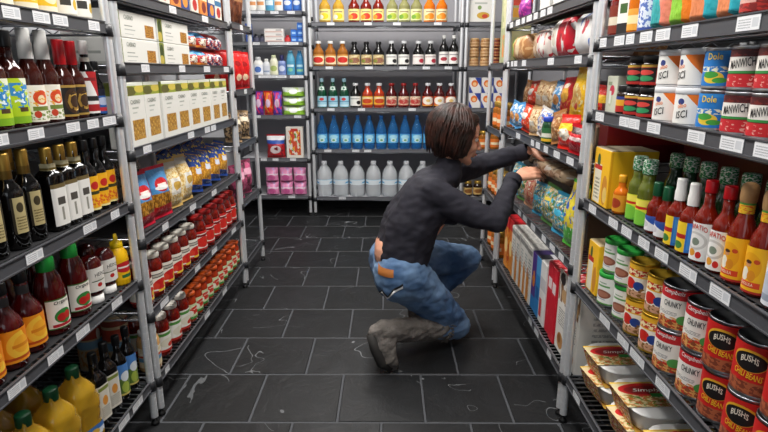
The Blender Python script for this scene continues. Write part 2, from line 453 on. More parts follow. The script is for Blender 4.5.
rack('shelf_rack', (-0.622, 4.6, 0), 0, 1.228, 0.46, ZB1, 'wide chrome wire rack of bottled drinks against the back wall', G, rail_h=0.029,
     tags={0: [bx(x, -0.622) for x in (-0.45, -0.15, 0.082, 0.41)], 1: [bx(x, -0.622) for x in (-0.47, -0.145, 0.135, 0.325, 0.505)], 2: [bx(x, -0.622) for x in (-0.465, -0.21, 0.213)], 3: [bx(x, -0.622) for x in (-0.5, -0.262, -0.16)], 4: [bx(-0.385, -0.622)]}, lined=(0, 1, 2, 3, 4), lm=LIN_B, rm=RAIL_B)
rack('shelf_rack', (-1.275, 4.6, 0), 0, 0.61, 0.46, ZB0, 'chrome wire rack of toiletries and pink packs in the back corner', G, rail_h=0.029,
     tags={0: [(0.18, 0.30), (0.345, 0.41), (0.48, 0.54)], 1: [(0.19, 0.245), (0.31, 0.56)], 2: [(0.22, 0.45), (0.48, 0.59)], 3: [(0.17, 0.22), (0.5, 0.56)], 4: [(0.2, 0.25), (0.3, 0.35), (0.45, 0.5)], 5: [(0.42, 0.48)]}, lined=(0, 1, 2, 3, 4, 5), lm=LIN_B, rm=RAIL_B)
rack('shelf_rack', (0.645, 4.6, 0), 0, 0.53, 0.46, ZB1, 'chrome wire rack of jars and boxes at the back behind her head', G, lined=(0, 1, 2, 3, 4), rail_h=0.029, lm=LIN_B, rm=RAIL_B)
# ------------------------------------------------------------------ goods: builders
def bprof(r, h, hs, rn, hn, foot=0.9, rim=0.0):
    """bottle outline: radius r up to hs, an S-shaped shoulder to neck radius rn at hn, up to h"""
    p = [(0, 0.001), (r * foot, 0), (r, 0.006), (r, hs)]
    for i in range(1, 7):
        t = i / 7; k = 0.5 - 0.5 * math.cos(PI * t)
        p.append((r + (rn - r) * k, hs + (hn - hs) * t))
    p += [(rn, hn), (rn, h), (0, h)]
    return p

def bottle(name, prof, m, cap=None, capm=None, labels=(), texts=(), n=18, sq=0.0, sy=1.0, capname='cap', extra=None):
    """labels: (part name, z0, z1, radius, half arc in degrees, material); texts: (string, z, width, height, radius, material[, kwargs])"""
    r = empty(name)
    mb = MB(); mb.lathe(prof, n, sq=sq, sy=sy); mb.build('glass_body' if m in GLASSY else 'body', m, r)
    if cap:
        c = MB(); c.lathe(cap, n); c.build(capname, capm, r)
    lab = None
    for (pn, z0, z1, lr, arc, lm) in labels:
        l = MB()
        pr = [(lr, z0), (lr, z1)] if not isinstance(lr, tuple) else [(lr[0], z0), (lr[1], z1)]
        l.lathe(pr, max(10, int(n * arc / 150)), a0=-rad(arc), a1=rad(arc), sq=sq, sy=sy); lab = l.build(pn, lm, r)
    for t in texts:
        letters(lab or r, t[0], t[2], t[3], t[1], t[5], r=t[4], **(t[6] if len(t) > 6 else {}))
    if extra: extra(r)
    return r

def capp(r, z0, z1, top=0.9): return [(r * 0.98, z0), (r, z0 + 0.002), (r, z1 - 0.003), (r * top, z1), (0, z1)]

def can(name, r, h, lm, metal, texts=(), lid=None, rim=True):
    e = empty(name)
    mb = MB()
    mb.lathe([(0, 0.002), (r * 0.93, 0.0015), (r * 0.95, 0), (r * 0.985, 0.001), (r * 0.985, 0.004), (r * 0.965, 0.006), (r * 0.965, h - 0.006), (r * 0.985, h - 0.004), (r * 0.985, h - 0.001), (r * 0.95, h), (r * 0.93, h - 0.004), (0, h - 0.0045)], 22)
    mb.build('tin', metal, e)
    l = MB(); l.lathe([(r, 0.007), (r, h - 0.007)], 28, a0=-PI, a1=PI)
    for k, f in enumerate(l.uv):        # the print repeats twice round the can, one face to the front
        q = math.floor(sum(2 * p[0] - .5 for p in f) / len(f)); l.uv[k] = [(2 * p[0] - .5 - q, p[1]) for p in f]
    lb = l.build('paper_label', lm, e)
    if lid:
        c = MB(); c.lathe([(r * 1.0, h - 0.012), (r * 1.02, h - 0.011), (r * 1.02, h + 0.001), (r * 0.98, h + 0.002), (r * 0.93, h - 0.001), (0, h - 0.001)], 22); c.build('lid', lid, e)
    for t in texts: letters(lb, t[0], t[2], t[3], t[1], t[4], r=r + 0.0006, **(t[5] if len(t) > 5 else {}))
    return e

def carton(name, w, d, h, front, side, top, texts=(), flaps=True, bev=0.0025):
    """front faces -y"""
    e = empty(name)
    bm = bmesh.new(); bmesh.ops.create_cube(bm, size=1.0)
    for v in bm.verts: v.co = (v.co.x * w, v.co.y * d, v.co.z * h + h / 2)
    bmesh.ops.bevel(bm, geom=bm.edges[:], offset=bev, segments=2, affect='EDGES', profile=0.5)
    uvl = bm.loops.layers.uv.new('UVMap')
    for f in bm.faces:
        n = f.normal
        ax = max(range(3), key=lambda i: abs(n[i]))
        f.material_index = 0 if (ax == 1) else (1 if ax == 0 else 2)
        for l in f.loops:
            c = l.vert.co
            if ax == 1: l[uvl].uv = (0.5 + c.x / w * (1 if n.y < 0 else -1), c.z / h)
            elif ax == 0: l[uvl].uv = (0.5 + c.y / d * (1 if n.x > 0 else -1), c.z / h)
            else: l[uvl].uv = (0.5 + c.x / w, 0.5 + c.y / d)
    me = bpy.data.meshes.new('carton_body'); bm.to_mesh(me); bm.free()
    for m in (front, side, top): me.materials.append(m)
    b = bpy.data.objects.new('carton_body', me); COL.objects.link(b); b.parent = e
    if flaps:
        f = MB(); f.box((0, -d * 0.13, h + 0.0006), (w * 0.97, d * 0.70, 0.0012)); f.build('top_flap', top, e)
    for t in texts: letters(b, t[0], t[2], t[3], t[1], t[4], y=d / 2 + 0.0006, **(t[5] if len(t) > 5 else {}))
    return e

def bag(name, w, h, t, m, seed=0, seal=True, sealm=None, gusset=0.0, rag=0.006, texts=()):
    """pillow bag standing on its bottom seal, front -y"""
    e = empty(name); rnd = random.Random(seed)
    nx, ny = 14, 18
    ph = Vector((rnd.uniform(0, 50), rnd.uniform(0, 50), rnd.uniform(0, 50)))
    s0 = 0.012 if seal else 0.0
    mb = MB()
    def surf(sgn):
        vs = []
        for j in range(ny + 1):
            v = j / ny
            for i in range(nx + 1):
                u = 2 * i / nx - 1
                prof = (max(0.0, 1 - abs(u) ** 3.2)) ** 0.7
                bott = gusset + (1 - gusset) * math.sin(PI * min(1, v * 1.35) / 2) ** 0.6 if v < 0.74 else 1
                topp = math.sin(PI * min(1, (1 - v) * 1.6) / 2) ** 0.7 if v > 0.37 else 1
                k = prof * bott * topp
                y = sgn * t / 2 * k
                nz = noise.noise(Vector((u * 2.2, v * 3.4, sgn * 3.0)) + ph) + 0.5 * noise.noise(Vector((u * 6, v * 8, sgn * 5.0)) + ph)
                y += nz * rag * (0.15 + k) * (1 if k > 0 else 0.3)
                x = w / 2 * u * (1 - 0.07 * math.sin(PI * v)) + noise.noise(Vector((v * 4, sgn * 0.0, 7.0)) + ph) * rag
                z = s0 + v * (h - 2 * s0) + noise.noise(Vector((u * 3, v * 2, 2.0)) + ph) * rag * 0.6 * math.sin(PI * v)
                if abs(u) > 0.999 or j in (0, ny): y = 0
                vs.append((x, y, z))
        fs, us = [], []
        for j in range(ny):
            for i in range(nx):
                a = j * (nx + 1) + i
                q = (a, a + 1, a + nx + 2, a + nx + 1)
                if sgn > 0: q = q[::-1]
                fs.append(q)
                us.append([((k % (nx + 1)) / nx, (k // (nx + 1)) / ny) for k in q])
        mb.add(vs, fs, 0, us)
    surf(-1); surf(1)
    b = mb.build('bag_body', m, e)
    if seal:
        for (z, dz, nm) in ((s0, -s0, 'bottom_seal'), (h - s0, s0, 'top_seal')):
            q = MB(); vs = []; n = 24
            for k in range(n + 1):
                x = w / 2 * (2 * k / n - 1) * 0.98; y = 0.0012 * (1 if k % 2 else -1)
                vs += [(x, y, z), (x, y, z + dz + (0.0015 if k % 2 else 0) * (1 if dz > 0 else -1) * 0)]
            q.add(vs, [(2 * k, 2 * k + 2, 2 * k + 3, 2 * k + 1) for k in range(n)])
            vs2 = [(x, y + 0.0008, zz) for (x, y, zz) in vs]; q.add(vs2, [(2 * k + 1, 2 * k + 3, 2 * k + 2, 2 * k) for k in range(n)])
            q.build(nm, sealm or m, e)
    for tx in texts: letters(b, tx[0], tx[2], tx[3], tx[1], tx[4], y=t / 2 + rag * 0.8, **(tx[5] if len(tx) > 5 else {}))
    return e

def loaf(name, L, w, h, m, seed=0, tie=None, band=None):
    """wrapped loaf lying along x, gathered into a tail at +x"""
    e = empty(name); rnd = random.Random(seed); ph = Vector((rnd.uniform(0, 50),) * 3)
    nl, nr = 22, 20; vs, fs, us = [], [], []
    for j in range(nl + 1):
        t = j / nl; x = -L / 2 + L * t
        if t < 0.06: k = (t / 0.06) ** 0.5
        elif t > 0.78: k = max(0.09, 1 - ((t - 0.78) / 0.14) ** 1.3) if t < 0.93 else 0.16 + (t - 0.93) * 3
        else: k = 1
        k = max(k, 0.02)
        for i in range(nr):
            a = 2 * PI * i / nr
            c, s_ = math.sin(a), math.cos(a); p = 3.2
            q = (abs(c) ** p + abs(s_) ** p) ** (-1 / p)
            rr = 1 + 0.05 * noise.noise(Vector((x * 22, c * 2, s_ * 2)) + ph) + (0.06 * noise.noise(Vector((x * 60, c * 5, s_ * 5)) + ph))
            z = h / 2 * (1 - s_ * q * k * rr * (1 if s_ > 0 else 1.0))
            if z < 0.002: z = 0.002
            vs.append((x, w / 2 * c * q * k * rr, z))
    for j in range(nl):
        for i in range(nr):
            i2 = (i + 1) % nr
            fs.append((j * nr + i, j * nr + i2, (j + 1) * nr + i2, (j + 1) * nr + i)[::-1])
            us.append([(j / nl, i / nr), (j / nl, (i + 1) / nr), ((j + 1) / nl, (i + 1) / nr), ((j + 1) / nl, i / nr)][::-1])
    fs += [tuple(range(nr)), tuple(reversed(range(nl * nr, nl * nr + nr)))]; us += [[(0, 0)] * nr] * 2
    mb = MB(); mb.add(vs, fs, 0, us); mb.build('wrapper', m, e)
    if tie:
        q = MB(); x = -L / 2 + L * 0.915
        pts = [(x, 0.010 * math.cos(a), h / 2 + 0.010 * math.sin(a)) for a in [2 * PI * k / 10 for k in range(11)]]
        q.tube(pts, 0.0025, 6); q.build('bag_tie', tie, e)
    if band:
        q = MB(); vs = []; n = 30
        for x in (-L * 0.22, L * 0.12):
            for i in range(n + 1):
                a = 2 * PI * i / n; c, s_ = math.sin(a), math.cos(a); p = 3.2; k = (abs(c) ** p + abs(s_) ** p) ** (-1 / p) * 1.06
                vs.append((x, w / 2 * c * k, max(0.0015, h / 2 * (1 - s_ * k))))
        q.add(vs, [(i, n + 1 + i, n + 2 + i, i + 1) for i in range(n)], 0, [[(0, i / n), (1, i / n), (1, (i + 1) / n), (0, (i + 1) / n)] for i in range(n)])
        q.build('paper_band', band, e)
    return e

# shared materials
TIN = mat('#b8bbbf', 0.3, 1.0)
WHITE = mat('#e9e8e4', 0.4)
WHITE_D = mat('#cfd0d2', 0.45)
REDCAP = mat('#c3101c', 0.3)
GREENCAP = mat('#1c8a35', 0.35)
DGREEN = mat('#0d4a2c', 0.35)
GOLD = mat('#b08d3f', 0.35, 0.7)
BLACKCAP = mat('#101012', 0.3)
YELLOW = mat('#f2bd0a', 0.4)
G_BLACK = mat('#0b0908', 0.08, coat=0.4)
G_BROWN = mat('#38120b', 0.10, coat=0.4)
G_RED = mat('#6f1506', 0.12, coat=0.5)
G_DRED = mat('#4a0909', 0.12, coat=0.5)
G_SALSA = mat('#84190c', 0.14, coat=0.6, mottle='#560b06', mscale=40)
G_OLIVE = mat('#5b6420', 0.12, coat=0.5)
G_GREEN = mat('#06402a', 0.08, coat=0.5)
G_OIL = mat('#e2b432', 0.05, trans=0.55, ior=1.3, coat=.6)
G_YEL = mat('#d2a640', 0.10, trans=0.35, ior=1.2)
G_CLRG = mat('#9c9a66', 0.10, trans=0.35, ior=1.2)
G_ORNG = mat('#e0761e', 0.12, trans=0.2, ior=1.2)
G_AMB = mat('#a8692c', 0.10, trans=0.25, ior=1.2)
G_BLUE = mat('#3f93dc', 0.06, trans=0.7, ior=1.15, coat=.3)
G_WATER = mat('#f4f8fc', 0.08, trans=0.55, ior=1.2, coat=.3)
G_ROSE = mat('#a33417', 0.12, coat=0.5)
GLASSY = {G_BLACK, G_BROWN, G_RED, G_DRED, G_SALSA, G_OLIVE, G_GREEN, G_YEL, G_CLRG, G_ORNG, G_AMB, G_ROSE}

def rowL(kind, ys, x, z, desc, cat, group, turn=16, jit=6, tail='from the near end', scale=1.0, tilt=(0, 0), n0=0):
    for i, y in enumerate(ys):
        lab = desc if len(ys) == 1 else '%s, %s %s' % (desc, ORD[i + n0], tail)
        kind.put((x + random.uniform(-.003, .003), y, z), 90 - turn + random.uniform(-jit, jit), lab, cat, group, tilt, scale)
def rowR(kind, ys, x, z, desc, cat, group, turn=16, jit=6, tail='from the near end', scale=1.0, tilt=(0, 0), n0=0):
    for i, y in enumerate(ys):
        lab = desc if len(ys) == 1 else '%s, %s %s' % (desc, ORD[i + n0], tail)
        kind.put((x + random.uniform(-.003, .003), y, z), -90 + turn + random.uniform(-jit, jit), lab, cat, group, tilt, scale)
def rowB(kind, xs, y, z, desc, cat, group, jit=5, tail='from the left', scale=1.0, tilt=(0, 0)):
    for i, x in enumerate(xs):
        lab = desc if len(xs) == 1 else '%s, %s %s' % (desc, ORD[i], tail)
        kind.put((x, y + random.uniform(-.003, .003), z), random.uniform(-jit, jit), lab, cat, group, tilt, scale)
SURF = -0.0068
K = Kind
Rr = lambda *a: ('r',) + a
E_ = lambda *a: ('e',) + a

# ================================================================== near rack on the left
GA = 'bottles and jars on the top shelf of the near left rack'
z = ZL1[0] + SURF
mus = K(bottle, 'sauce_bottle', bprof(.031, .19, .12, .014, .155), G_BROWN, capp(.016, .188, .205), WHITE, [('label', .012, .10, .0317, 110, art('#efc52a', [Rr(.0, .0, 1, .14, '#f4ead0'), E_(.5, .5, .2, .3, '#f6e9c0'), Rr(.35, .4, .65, .6, '#c89a30')]))])
jarw = K(bottle, 'dressing_jar', bprof(.035, .13, .095, .026, .115), mat('#e6e1cf', .25), capp(.029, .113, .132), WHITE, [('label', .015, .085, .0355, 115, art('#f1efe6', [Rr(.3, .3, .5, .6, '#3b3a36'), E_(.62, .35, .08, .2, '#d9b43b')]))])
rowL(mus, [1.30, 1.385, 1.465], -.878, z, 'yellow-labelled sauce bottle on the top near shelf', 'bottle', GA)
rowL(jarw, [1.555, 1.64], -.88, z, 'cream dressing jar on the top near shelf', 'jar', GA)
rowL(mus, [1.14, 1.22], -.878, z, 'yellow-labelled sauce bottle at the edge of the top near shelf', 'bottle', GA)

GA = 'sauce bottles on the second shelf of the near left rack'
z = ZL1[1] + SURF
lime = K(bottle, 'marinade_bottle', bprof(.030, .20, .125, .013, .165), G_BROWN, capp(.0145, .185, .222), BLACKCAP,
    [('label', .012, .115, .0306, 115, art('#b4cf22', [Rr(0, 0, 1, .16, '#7fae1e'), ('h', .9, .6, 1.02, '#e6ebd2'), ('n', .3, .35, .75, .9, 7, .5, '#2f86c9'), Rr(.42, .26, .60, .36, '#4e3b20'), ('n', .35, .45, .7, .8, 11, .58, '#e9f3f8')]))])
whit = K(bottle, 'barbecue_sauce_bottle', bprof(.029, .195, .115, .0135, .17), G_BROWN, [(.0165, .160), (.0165, .195), (.0145, .20), (.0150, .226), (.0135, .231), (0, .231)], WHITE,
    [('label', .010, .098, .0296, 115, art('#ebe6d8', [E_(.5, .66, .17, .20, '#d3481d'), E_(.5, .62, .08, .11, '#f0d9b0'), Rr(.3, .30, .70, .42, '#6f7f35'), ('n', .1, .05, .9, .28, 14, .52, '#7b8f4a'), ('n', .1, .42, .9, .95, 9, .62, '#e2a13a'), E_(.38, .2, .07, .1, '#c23f25')]))], capname='shrink_cap')
redc = K(bottle, 'barbecue_sauce_bottle', bprof(.028, .185, .105, .013, .15), G_BROWN, capp(.0150, .148, .212, .95), REDCAP,
    [('label', .012, .095, .0286, 115, art('#14100e', [Rr(0, .92, 1, 1, '#a8873f'), Rr(0, 0, 1, .07, '#a8873f'), E_(.5, .5, .2, .4, '#3a2410')]))], [('C', .052, .034, .050, .0292, mat('#c19a4a', .35, .5))], capname='tall_cap')
whs = K(bottle, 'steak_sauce_bottle', bprof(.024, .20, .12, .011, .165), G_BLACK, capp(.0125, .178, .216), WHITE,
    [('label', .012, .13, .0245, 115, art('#e9e6e2', [('h', .9, .45, .72, '#b11d22'), Rr(.25, .3, .8, .42, '#1f1d1d'), Rr(.2, .05, .8, .22, '#a51c20'), Rr(.2, .78, .6, .86, '#7d1b1f')])), ('neck_band', .158, .17, .0132, 180, mat('#bfb9ad', .4))])
blu = K(bottle, 'sauce_bottle', bprof(.022, .140, .085, .011, .118), G_BLACK, capp(.0125, .136, .160), BLACKCAP,
    [('label', .008, .080, .0225, 120, art('#2b5fa8', [Rr(0, .72, 1, 1, '#141a2c'), E_(.5, .5, .25, .16, '#b9c6e0'), Rr(.2, .1, .8, .25, '#c9303a')]))])
rowL(lime, [1.165, 1.235, 1.30], -.879, z, 'sauce bottle with lime green label', 'bottle', GA)
rowL(whit, [1.368, 1.437], -.879, z, 'brown sauce bottle with white shrink cap', 'bottle', GA)
rowL(redc, [1.503, 1.567], -.879, z, 'black-labelled sauce bottle with tall red cap', 'bottle', GA)
rowL(whs, [1.6225], -.876, z, 'slim dark steak sauce bottle with white cap and white-red label', 'bottle', GA)
rowL(blu, [1.670], -.876, z, 'short dark sauce bottle with blue label beside the rack post', 'bottle', GA)
rowL(lime, [1.20, 1.27], -.95, z, 'second-row sauce bottle with lime label, behind the lime-labelled front bottles', 'bottle', GA)

GA = 'vinegars and dark oils on the middle shelf of the near left rack'
z = ZL1[2] + SURF
vin = K(bottle, 'vinegar_bottle', bprof(.031, .215, .13, .0125, .175), G_BLACK, [(.0138, .178), (.0138, .222), (.012, .226), (0, .226)], GOLD,
    [('label', .040, .125, .0316, 36, art('#b7a878', [Rr(.0, .0, .14, 1, '#2b2415'), Rr(.86, 0, 1, 1, '#2b2415'), E_(.5, .72, .22, .14, '#3c3420'), ('l', .2, .1, .8, .5, 5, '#6a5a30')])), ('neck_foil', .160, .186, .0142, 180, mat('#8c6f32', .4, .6))], capname='foil_cap')
gold = K(bottle, 'balsamic_bottle', bprof(.027, .195, .145, .012, .168), G_BLACK, [(.0142, .176), (.0142, .214), (.013, .218), (0, .218)], GOLD,
    [('label', .015, .125, .0277, 50, art('#e4e2dc', [Rr(.25, .5, .75, .68, '#4a4640'), Rr(.42, .12, .58, .44, '#8c8a80'), Rr(0, .9, 1, 1, '#6a5a35')])), ('neck_label', .150, .178, .0160, 120, art('#d9cfa6', [Rr(0, .4, 1, .6, '#7d6a2e')]))], sq=3.0, capname='foil_cap')
yel = K(bottle, 'dark_sauce_bottle', bprof(.027, .20, .115, .011, .16), G_BLACK, capp(.0125, .185, .216), BLACKCAP,
    [('label', .012, .112, .0276, 115, art('#f0b21c', [E_(.5, .72, .12, .12, '#c2251d'), Rr(.3, .46, .7, .56, '#3a3a1c'), ('n', .2, .1, .8, .36, 10, .5, '#d9641e'), Rr(0, 0, 1, .06, '#f4e2a0')]))])
rowL(vin, [1.15, 1.225, 1.297], -.882, z, 'black vinegar bottle with gold foil neck and cream label', 'bottle', GA)
rowL(gold, [1.380, 1.4385, 1.4965], -.878, z, 'squarish black bottle with gold cap and narrow white label', 'bottle', GA, turn=9, jit=1)
rowL(yel, [1.556, 1.612, 1.668], -.878, z, 'black bottle with bright yellow label and red dot', 'bottle', GA)
rowL(vin, [1.19, 1.27, 1.345], -.955, z, 'second-row black bottle behind the gold-necked vinegar bottles', 'bottle', GA)
rowL(yel, [1.60, 1.655], -.945, z, 'second-row black bottle with yellow label, behind the yellow-labelled front bottles', 'bottle', GA)

GA = 'ketchup, mustard and sauces on the fourth shelf of the near left rack'
z = ZL1[3] + SURF
orng = K(bottle, 'hot_sauce_bottle', bprof(.036, .20, .10, .0135, .155), G_DRED, capp(.0150, .178, .208), BLACKCAP,
    [('label', .018, .098, .0367, 115, art('#e9921a', [E_(.52, .5, .24, .42, '#f4c13a'), ('h', .8, .2, .62, '#e07f14'), E_(.52, .52, .14, .26, '#f0a82a'), Rr(.2, .08, .8, .16, '#b6470f'), Rr(.36, .44, .68, .54, '#d98416')])), ('neck_band', .150, .172, .0145, 180, mat('#3d3b3c', .3))])
KET = art('#ece7dc', [Rr(0, 0, 1, .04, '#3a6a2b'), Rr(0, .96, 1, 1, '#3a6a2b'), E_(.5, .40, .30, .24, '#2f7d34'), E_(.42, .36, .15, .14, '#b51f1c'), E_(.62, .40, .13, .13, '#c02a20'), Rr(.12, .06, .88, .16, '#b4182a')])
def ketchup(name):
    return bottle(name, [(0, 0), (.035, 0), (.038, .006), (.038, .10), (.0365, .125), (.030, .155), (.019, .180), (.0175, .186), (0, .186)], G_DRED, [(.0215, .165), (.0225, .170), (.0215, .205), (.017, .212), (.0165, .220), (0, .220)], GREENCAP,
        [('label', .018, .10, .0387, 62, KET)], [('Organic', .088, .046, .012, .0394, mat('#3c3a36', .5), {'arch': .002})], capname='flip_cap')
ket = K(ketchup, 'ketchup_bottle')
upk = K(bottle, 'squeeze_ketchup_bottle', [(0, .022), (.024, .022), (.030, .030), (.034, .060), (.0345, .095), (.031, .125), (.020, .142), (0, .146)], G_DRED, [(.0, 0), (.024, 0), (.0255, .003), (.0245, .024), (0, .024)], WHITE,
    [('label', .040, .112, .0352, 66, art('#e4e0d8', [Rr(0, 0, .06, 1, '#b79c5a'), Rr(.94, 0, 1, 1, '#b79c5a'), E_(.5, .26, .1, .09, '#b5201d'), Rr(.2, .42, .8, .46, '#4b5a3a')]))], [('HEINZ', .092, .036, .011, .0358, mat('#2c2f2c', .5), {'arch': .003})], capname='base_cap', sy=.8)
must = K(bottle, 'mustard_bottle', [(0, 0), (.029, 0), (.031, .005), (.031, .085), (.0295, .105), (.020, .122), (.0165, .126), (0, .126)], YELLOW, [(.0185, .122), (.0195, .124), (.0185, .142), (.008, .146), (.0045, .168), (0, .169)], mat('#f7cf12', .35),
    [('label', .018, .088, .0316, 80, art('#f2bd0a', [E_(.5, .62, .42, .26, '#c01f26'), Rr(.2, .58, .8, .66, '#f3e7df'), Rr(.3, .1, .7, .26, '#2f6a38')]))], capname='nozzle_cap')
rowL(orng, [1.06, 1.142, 1.222], -.885, z, 'dark red sauce bottle with orange sun label', 'bottle', GA)
rowL(ket, [1.317, 1.427], -.886, z, 'ketchup bottle with green cap and tomato label', 'bottle', GA, turn=20)
rowL(upk, [1.508, 1.585], -.880, z, 'upside-down ketchup bottle standing on a white cap', 'bottle', GA, turn=22)
rowL(must, [1.656], -.872, z, 'yellow mustard squeeze bottle with pointed nozzle', 'bottle', GA)
rowL(ket, [1.27, 1.372], -.968, z, 'second-row green-capped ketchup bottle, behind the tomato-labelled ketchups', 'bottle', GA)
rowL(upk, [1.53, 1.62], -.955, z, 'second-row upside-down ketchup bottle, behind the upside-down ketchups', 'bottle', GA)

GA = 'cooking oils and cans on the bottom shelf of the near left rack'
z = ZL1[4] + SURF
def jug(name):
    r = empty(name)
    mb = MB(); pr = [(0, .003), (.046, 0), (.051, .008), (.050, .045), (.046, .060), (.050, .075), (.051, .13), (.046, .165), (.030, .19), (.017, .205), (.0155, .222), (0, .222)]
    dense = []
    for (ra, za), (rb, zb) in zip(pr, pr[1:]):
        m = max(1, int(abs(zb - za) / .009)); dense += [(ra + (rb - ra) * k / m, za + (zb - za) * k / m) for k in range(m)]
    mb.lathe(dense + [pr[-1]], 30, sq=2.0)
    for k, v in enumerate(mb.v):        # crinkled thin plastic
        q = .95 + .09 * noise.noise(Vector(v) * 42) + .06 * noise.noise(Vector(v) * 95)
        if .006 < v[2] < .195: mb.v[k] = (v[0] * q, v[1] * q, v[2])
    mb.build('bottle_body', G_OIL, r)
    c = MB(); c.lathe(capp(.0185, .208, .240), 18); c.build('cap', mat('#12482a', .35), r)
    l = MB(); l.lathe([(.0495, .02), (.0495, .055)], 14, a0=-.9, a1=.9, sq=2.0); l.build('label', art('#dfe3ea', [Rr(0, .55, 1, 1, '#3a6fb5'), E_(.5, .4, .2, .3, '#e2b53c')]), r)
    return r
jugk = K(jug, 'cooking_oil_jug')
oliveA = K(bottle, 'olive_oil_bottle', bprof(.026, .215, .15, .011, .185), G_BLACK, capp(.013, .205, .238), BLACKCAP, [('label', .02, .135, .0266, 50, art('#d9d4c6', [Rr(.1, .85, .9, .95, '#7d8a3c'), E_(.5, .55, .22, .14, '#d9913a'), ('l', .15, .08, .85, .4, 6, '#8c877a')]))], sq=2.5)
oliveB = K(bottle, 'olive_oil_bottle', bprof(.025, .205, .135, .0105, .175), G_BLACK, capp(.0125, .195, .226), BLACKCAP, [('label', .02, .13, .0256, 60, art('#5d7a30', [Rr(0, .55, 1, 1, '#4f86c9'), E_(.5, .6, .3, .16, '#dfe6ea'), E_(.45, .25, .25, .18, '#a6b84a'), Rr(0, .0, 1, .06, '#d6c26a')]))])
bigc = K(can, 'coconut_milk_can', .045, .235, art('#c9b48f', [Rr(0, .80, 1, .9, '#8a3b2a'), Rr(0, .55, 1, .75, '#b9472f'), Rr(0, .38, 1, .52, '#7aa6c2'), ('n', 0, .05, 1, .35, 8, .5, '#c58a48'), E_(.5, .62, .06, .1, '#e9e0cf')]), TIN, lid=mat('#b8b2a4', .4))
rowL(jugk, [1.045, 1.153, 1.261, 1.369], -.892, z, 'yellow cooking oil jug with dark green cap', 'jug', GA)
rowL(oliveA, [1.452, 1.518], -.882, z, 'dark olive oil bottle with tall pale label', 'bottle', GA)
rowL(oliveB, [1.585, 1.648], -.880, z, 'dark olive oil bottle with blue and green label', 'bottle', GA)
for i, (x, y) in enumerate(((-.990, 1.798), (-1.092, 1.805))):
    bigc.put((x, y, ZL2[5] + SURF), 70, 'tall beige can with red-blue bands at the pasta rack bottom, %s from the aisle' % ORD[i], 'can', GA)
rowL(jugk, [1.10, 1.21, 1.32], -1.010, z, 'second-row yellow cooking oil jug, behind the front oil jugs', 'jug', GA)

# ================================================================== pasta rack on the left
GA = 'small packs on the top shelf of the pasta rack'
z = ZL2[0] + SURF
sp = [K(carton, 'snack_carton', .10, .06, .12, art(a, [Rr(0, .6, 1, .8, b), E_(.5, .35, .3, .2, c)]), art(a), art(b), flaps=False) for a, b, c in (('#2a3f7d', '#d8d3c8', '#d98b32'), ('#d9823a', '#f0dcae', '#7d2b1b'), ('#d7d2c4', '#2e6a93', '#b3271f'))]
for i, y in enumerate([2.05, 2.165, 2.28, 2.395, 2.51, 2.625, 2.74, 2.855]):
    rowL(sp[(i * 2) % 3], [y], -.865, z, '%s snack carton, %s from the near end on the pasta rack top' % (('navy', 'orange', 'white-blue')[(i * 2) % 3], ORD[i]), 'carton', GA, turn=0, jit=3)

GA = 'flat white pasta boxes on the pasta rack'
z = ZL2[1] + SURF
GRN = '#6f7a26'
flatb = K(carton, 'pasta_carton', .315, .17, .083,
    art('#dbdad3', [Rr(0, 0, .13, 1, GRN), E_(.06, .62, .05, .3, '#39461a'), E_(.05, .25, .06, .2, '#b9a646'), Rr(.70, .10, .93, .60, '#b9822c'), ('n', .70, .10, .93, .60, 22, .5, '#8a5a1c'), Rr(.22, .30, .46, .34, '#a5a8a2'), Rr(.22, .44, .40, .48, '#8b8f88'), Rr(.22, .14, .42, .17, '#b5b7b2')]),
    art('#e6e5e0', [Rr(0, 0, 1, .12, '#c9cac4'), Rr(.2, .4, .7, .5, '#a9aca6')]), art('#dedcd5'), [('CASINO', .064, .065, .014, mat('#80867c', .5), {'x': -.055})], flaps=False)
for i, y in enumerate((1.912, 2.245)):
    for k in range(2):
        flatb.put((-.924, y, z + .0836 * k), 90, 'wide white pasta box, %s of the %s stack' % (('lower', 'upper')[k], ('near', 'far')[i]), 'carton', GA)
GA = 'small red packs beside the wide pasta boxes'
redp = K(bag, 'noodle_pack', .130, .076, .11, art('#c22a1e', [Rr(0, .62, 1, .92, '#3d8fc2'), E_(.5, .35, .34, .22, '#e9dcc8'), Rr(0, .05, 1, .18, '#d98230'), ('n', 0, .12, 1, .6, 7, .56, '#7d1512')], .35, bump=.4), 5, seal=False, gusset=.8, rag=.004)
navp = K(bag, 'noodle_pack', .115, .076, .11, art('#a82626', [('n', 0, 0, 1, .75, 5, .5, '#26335e'), ('n', 0, 0, 1, .75, 7, .55, '#d8d6d2'), Rr(0, .8, 1, .9, '#c8302a')], .35, bump=.4), 6, seal=False, gusset=.8, rag=.004)
for k in range(2):
    for i, y in enumerate((2.482, 2.618)):
        redp.put((-.895, y, z + .004 + .0765 * k), 88, 'red and blue noodle pack, %s layer, %s from the wide boxes' % (('lower', 'upper')[k], ORD[i]), 'pack', GA)
    for i, y in enumerate((2.745, 2.865)):
        navp.put((-.895, y, z + .004 + .0765 * k), 86, 'red and navy noodle pack, %s layer, %s from the red-blue packs' % (('lower', 'upper')[k], ORD[i]), 'pack', GA)

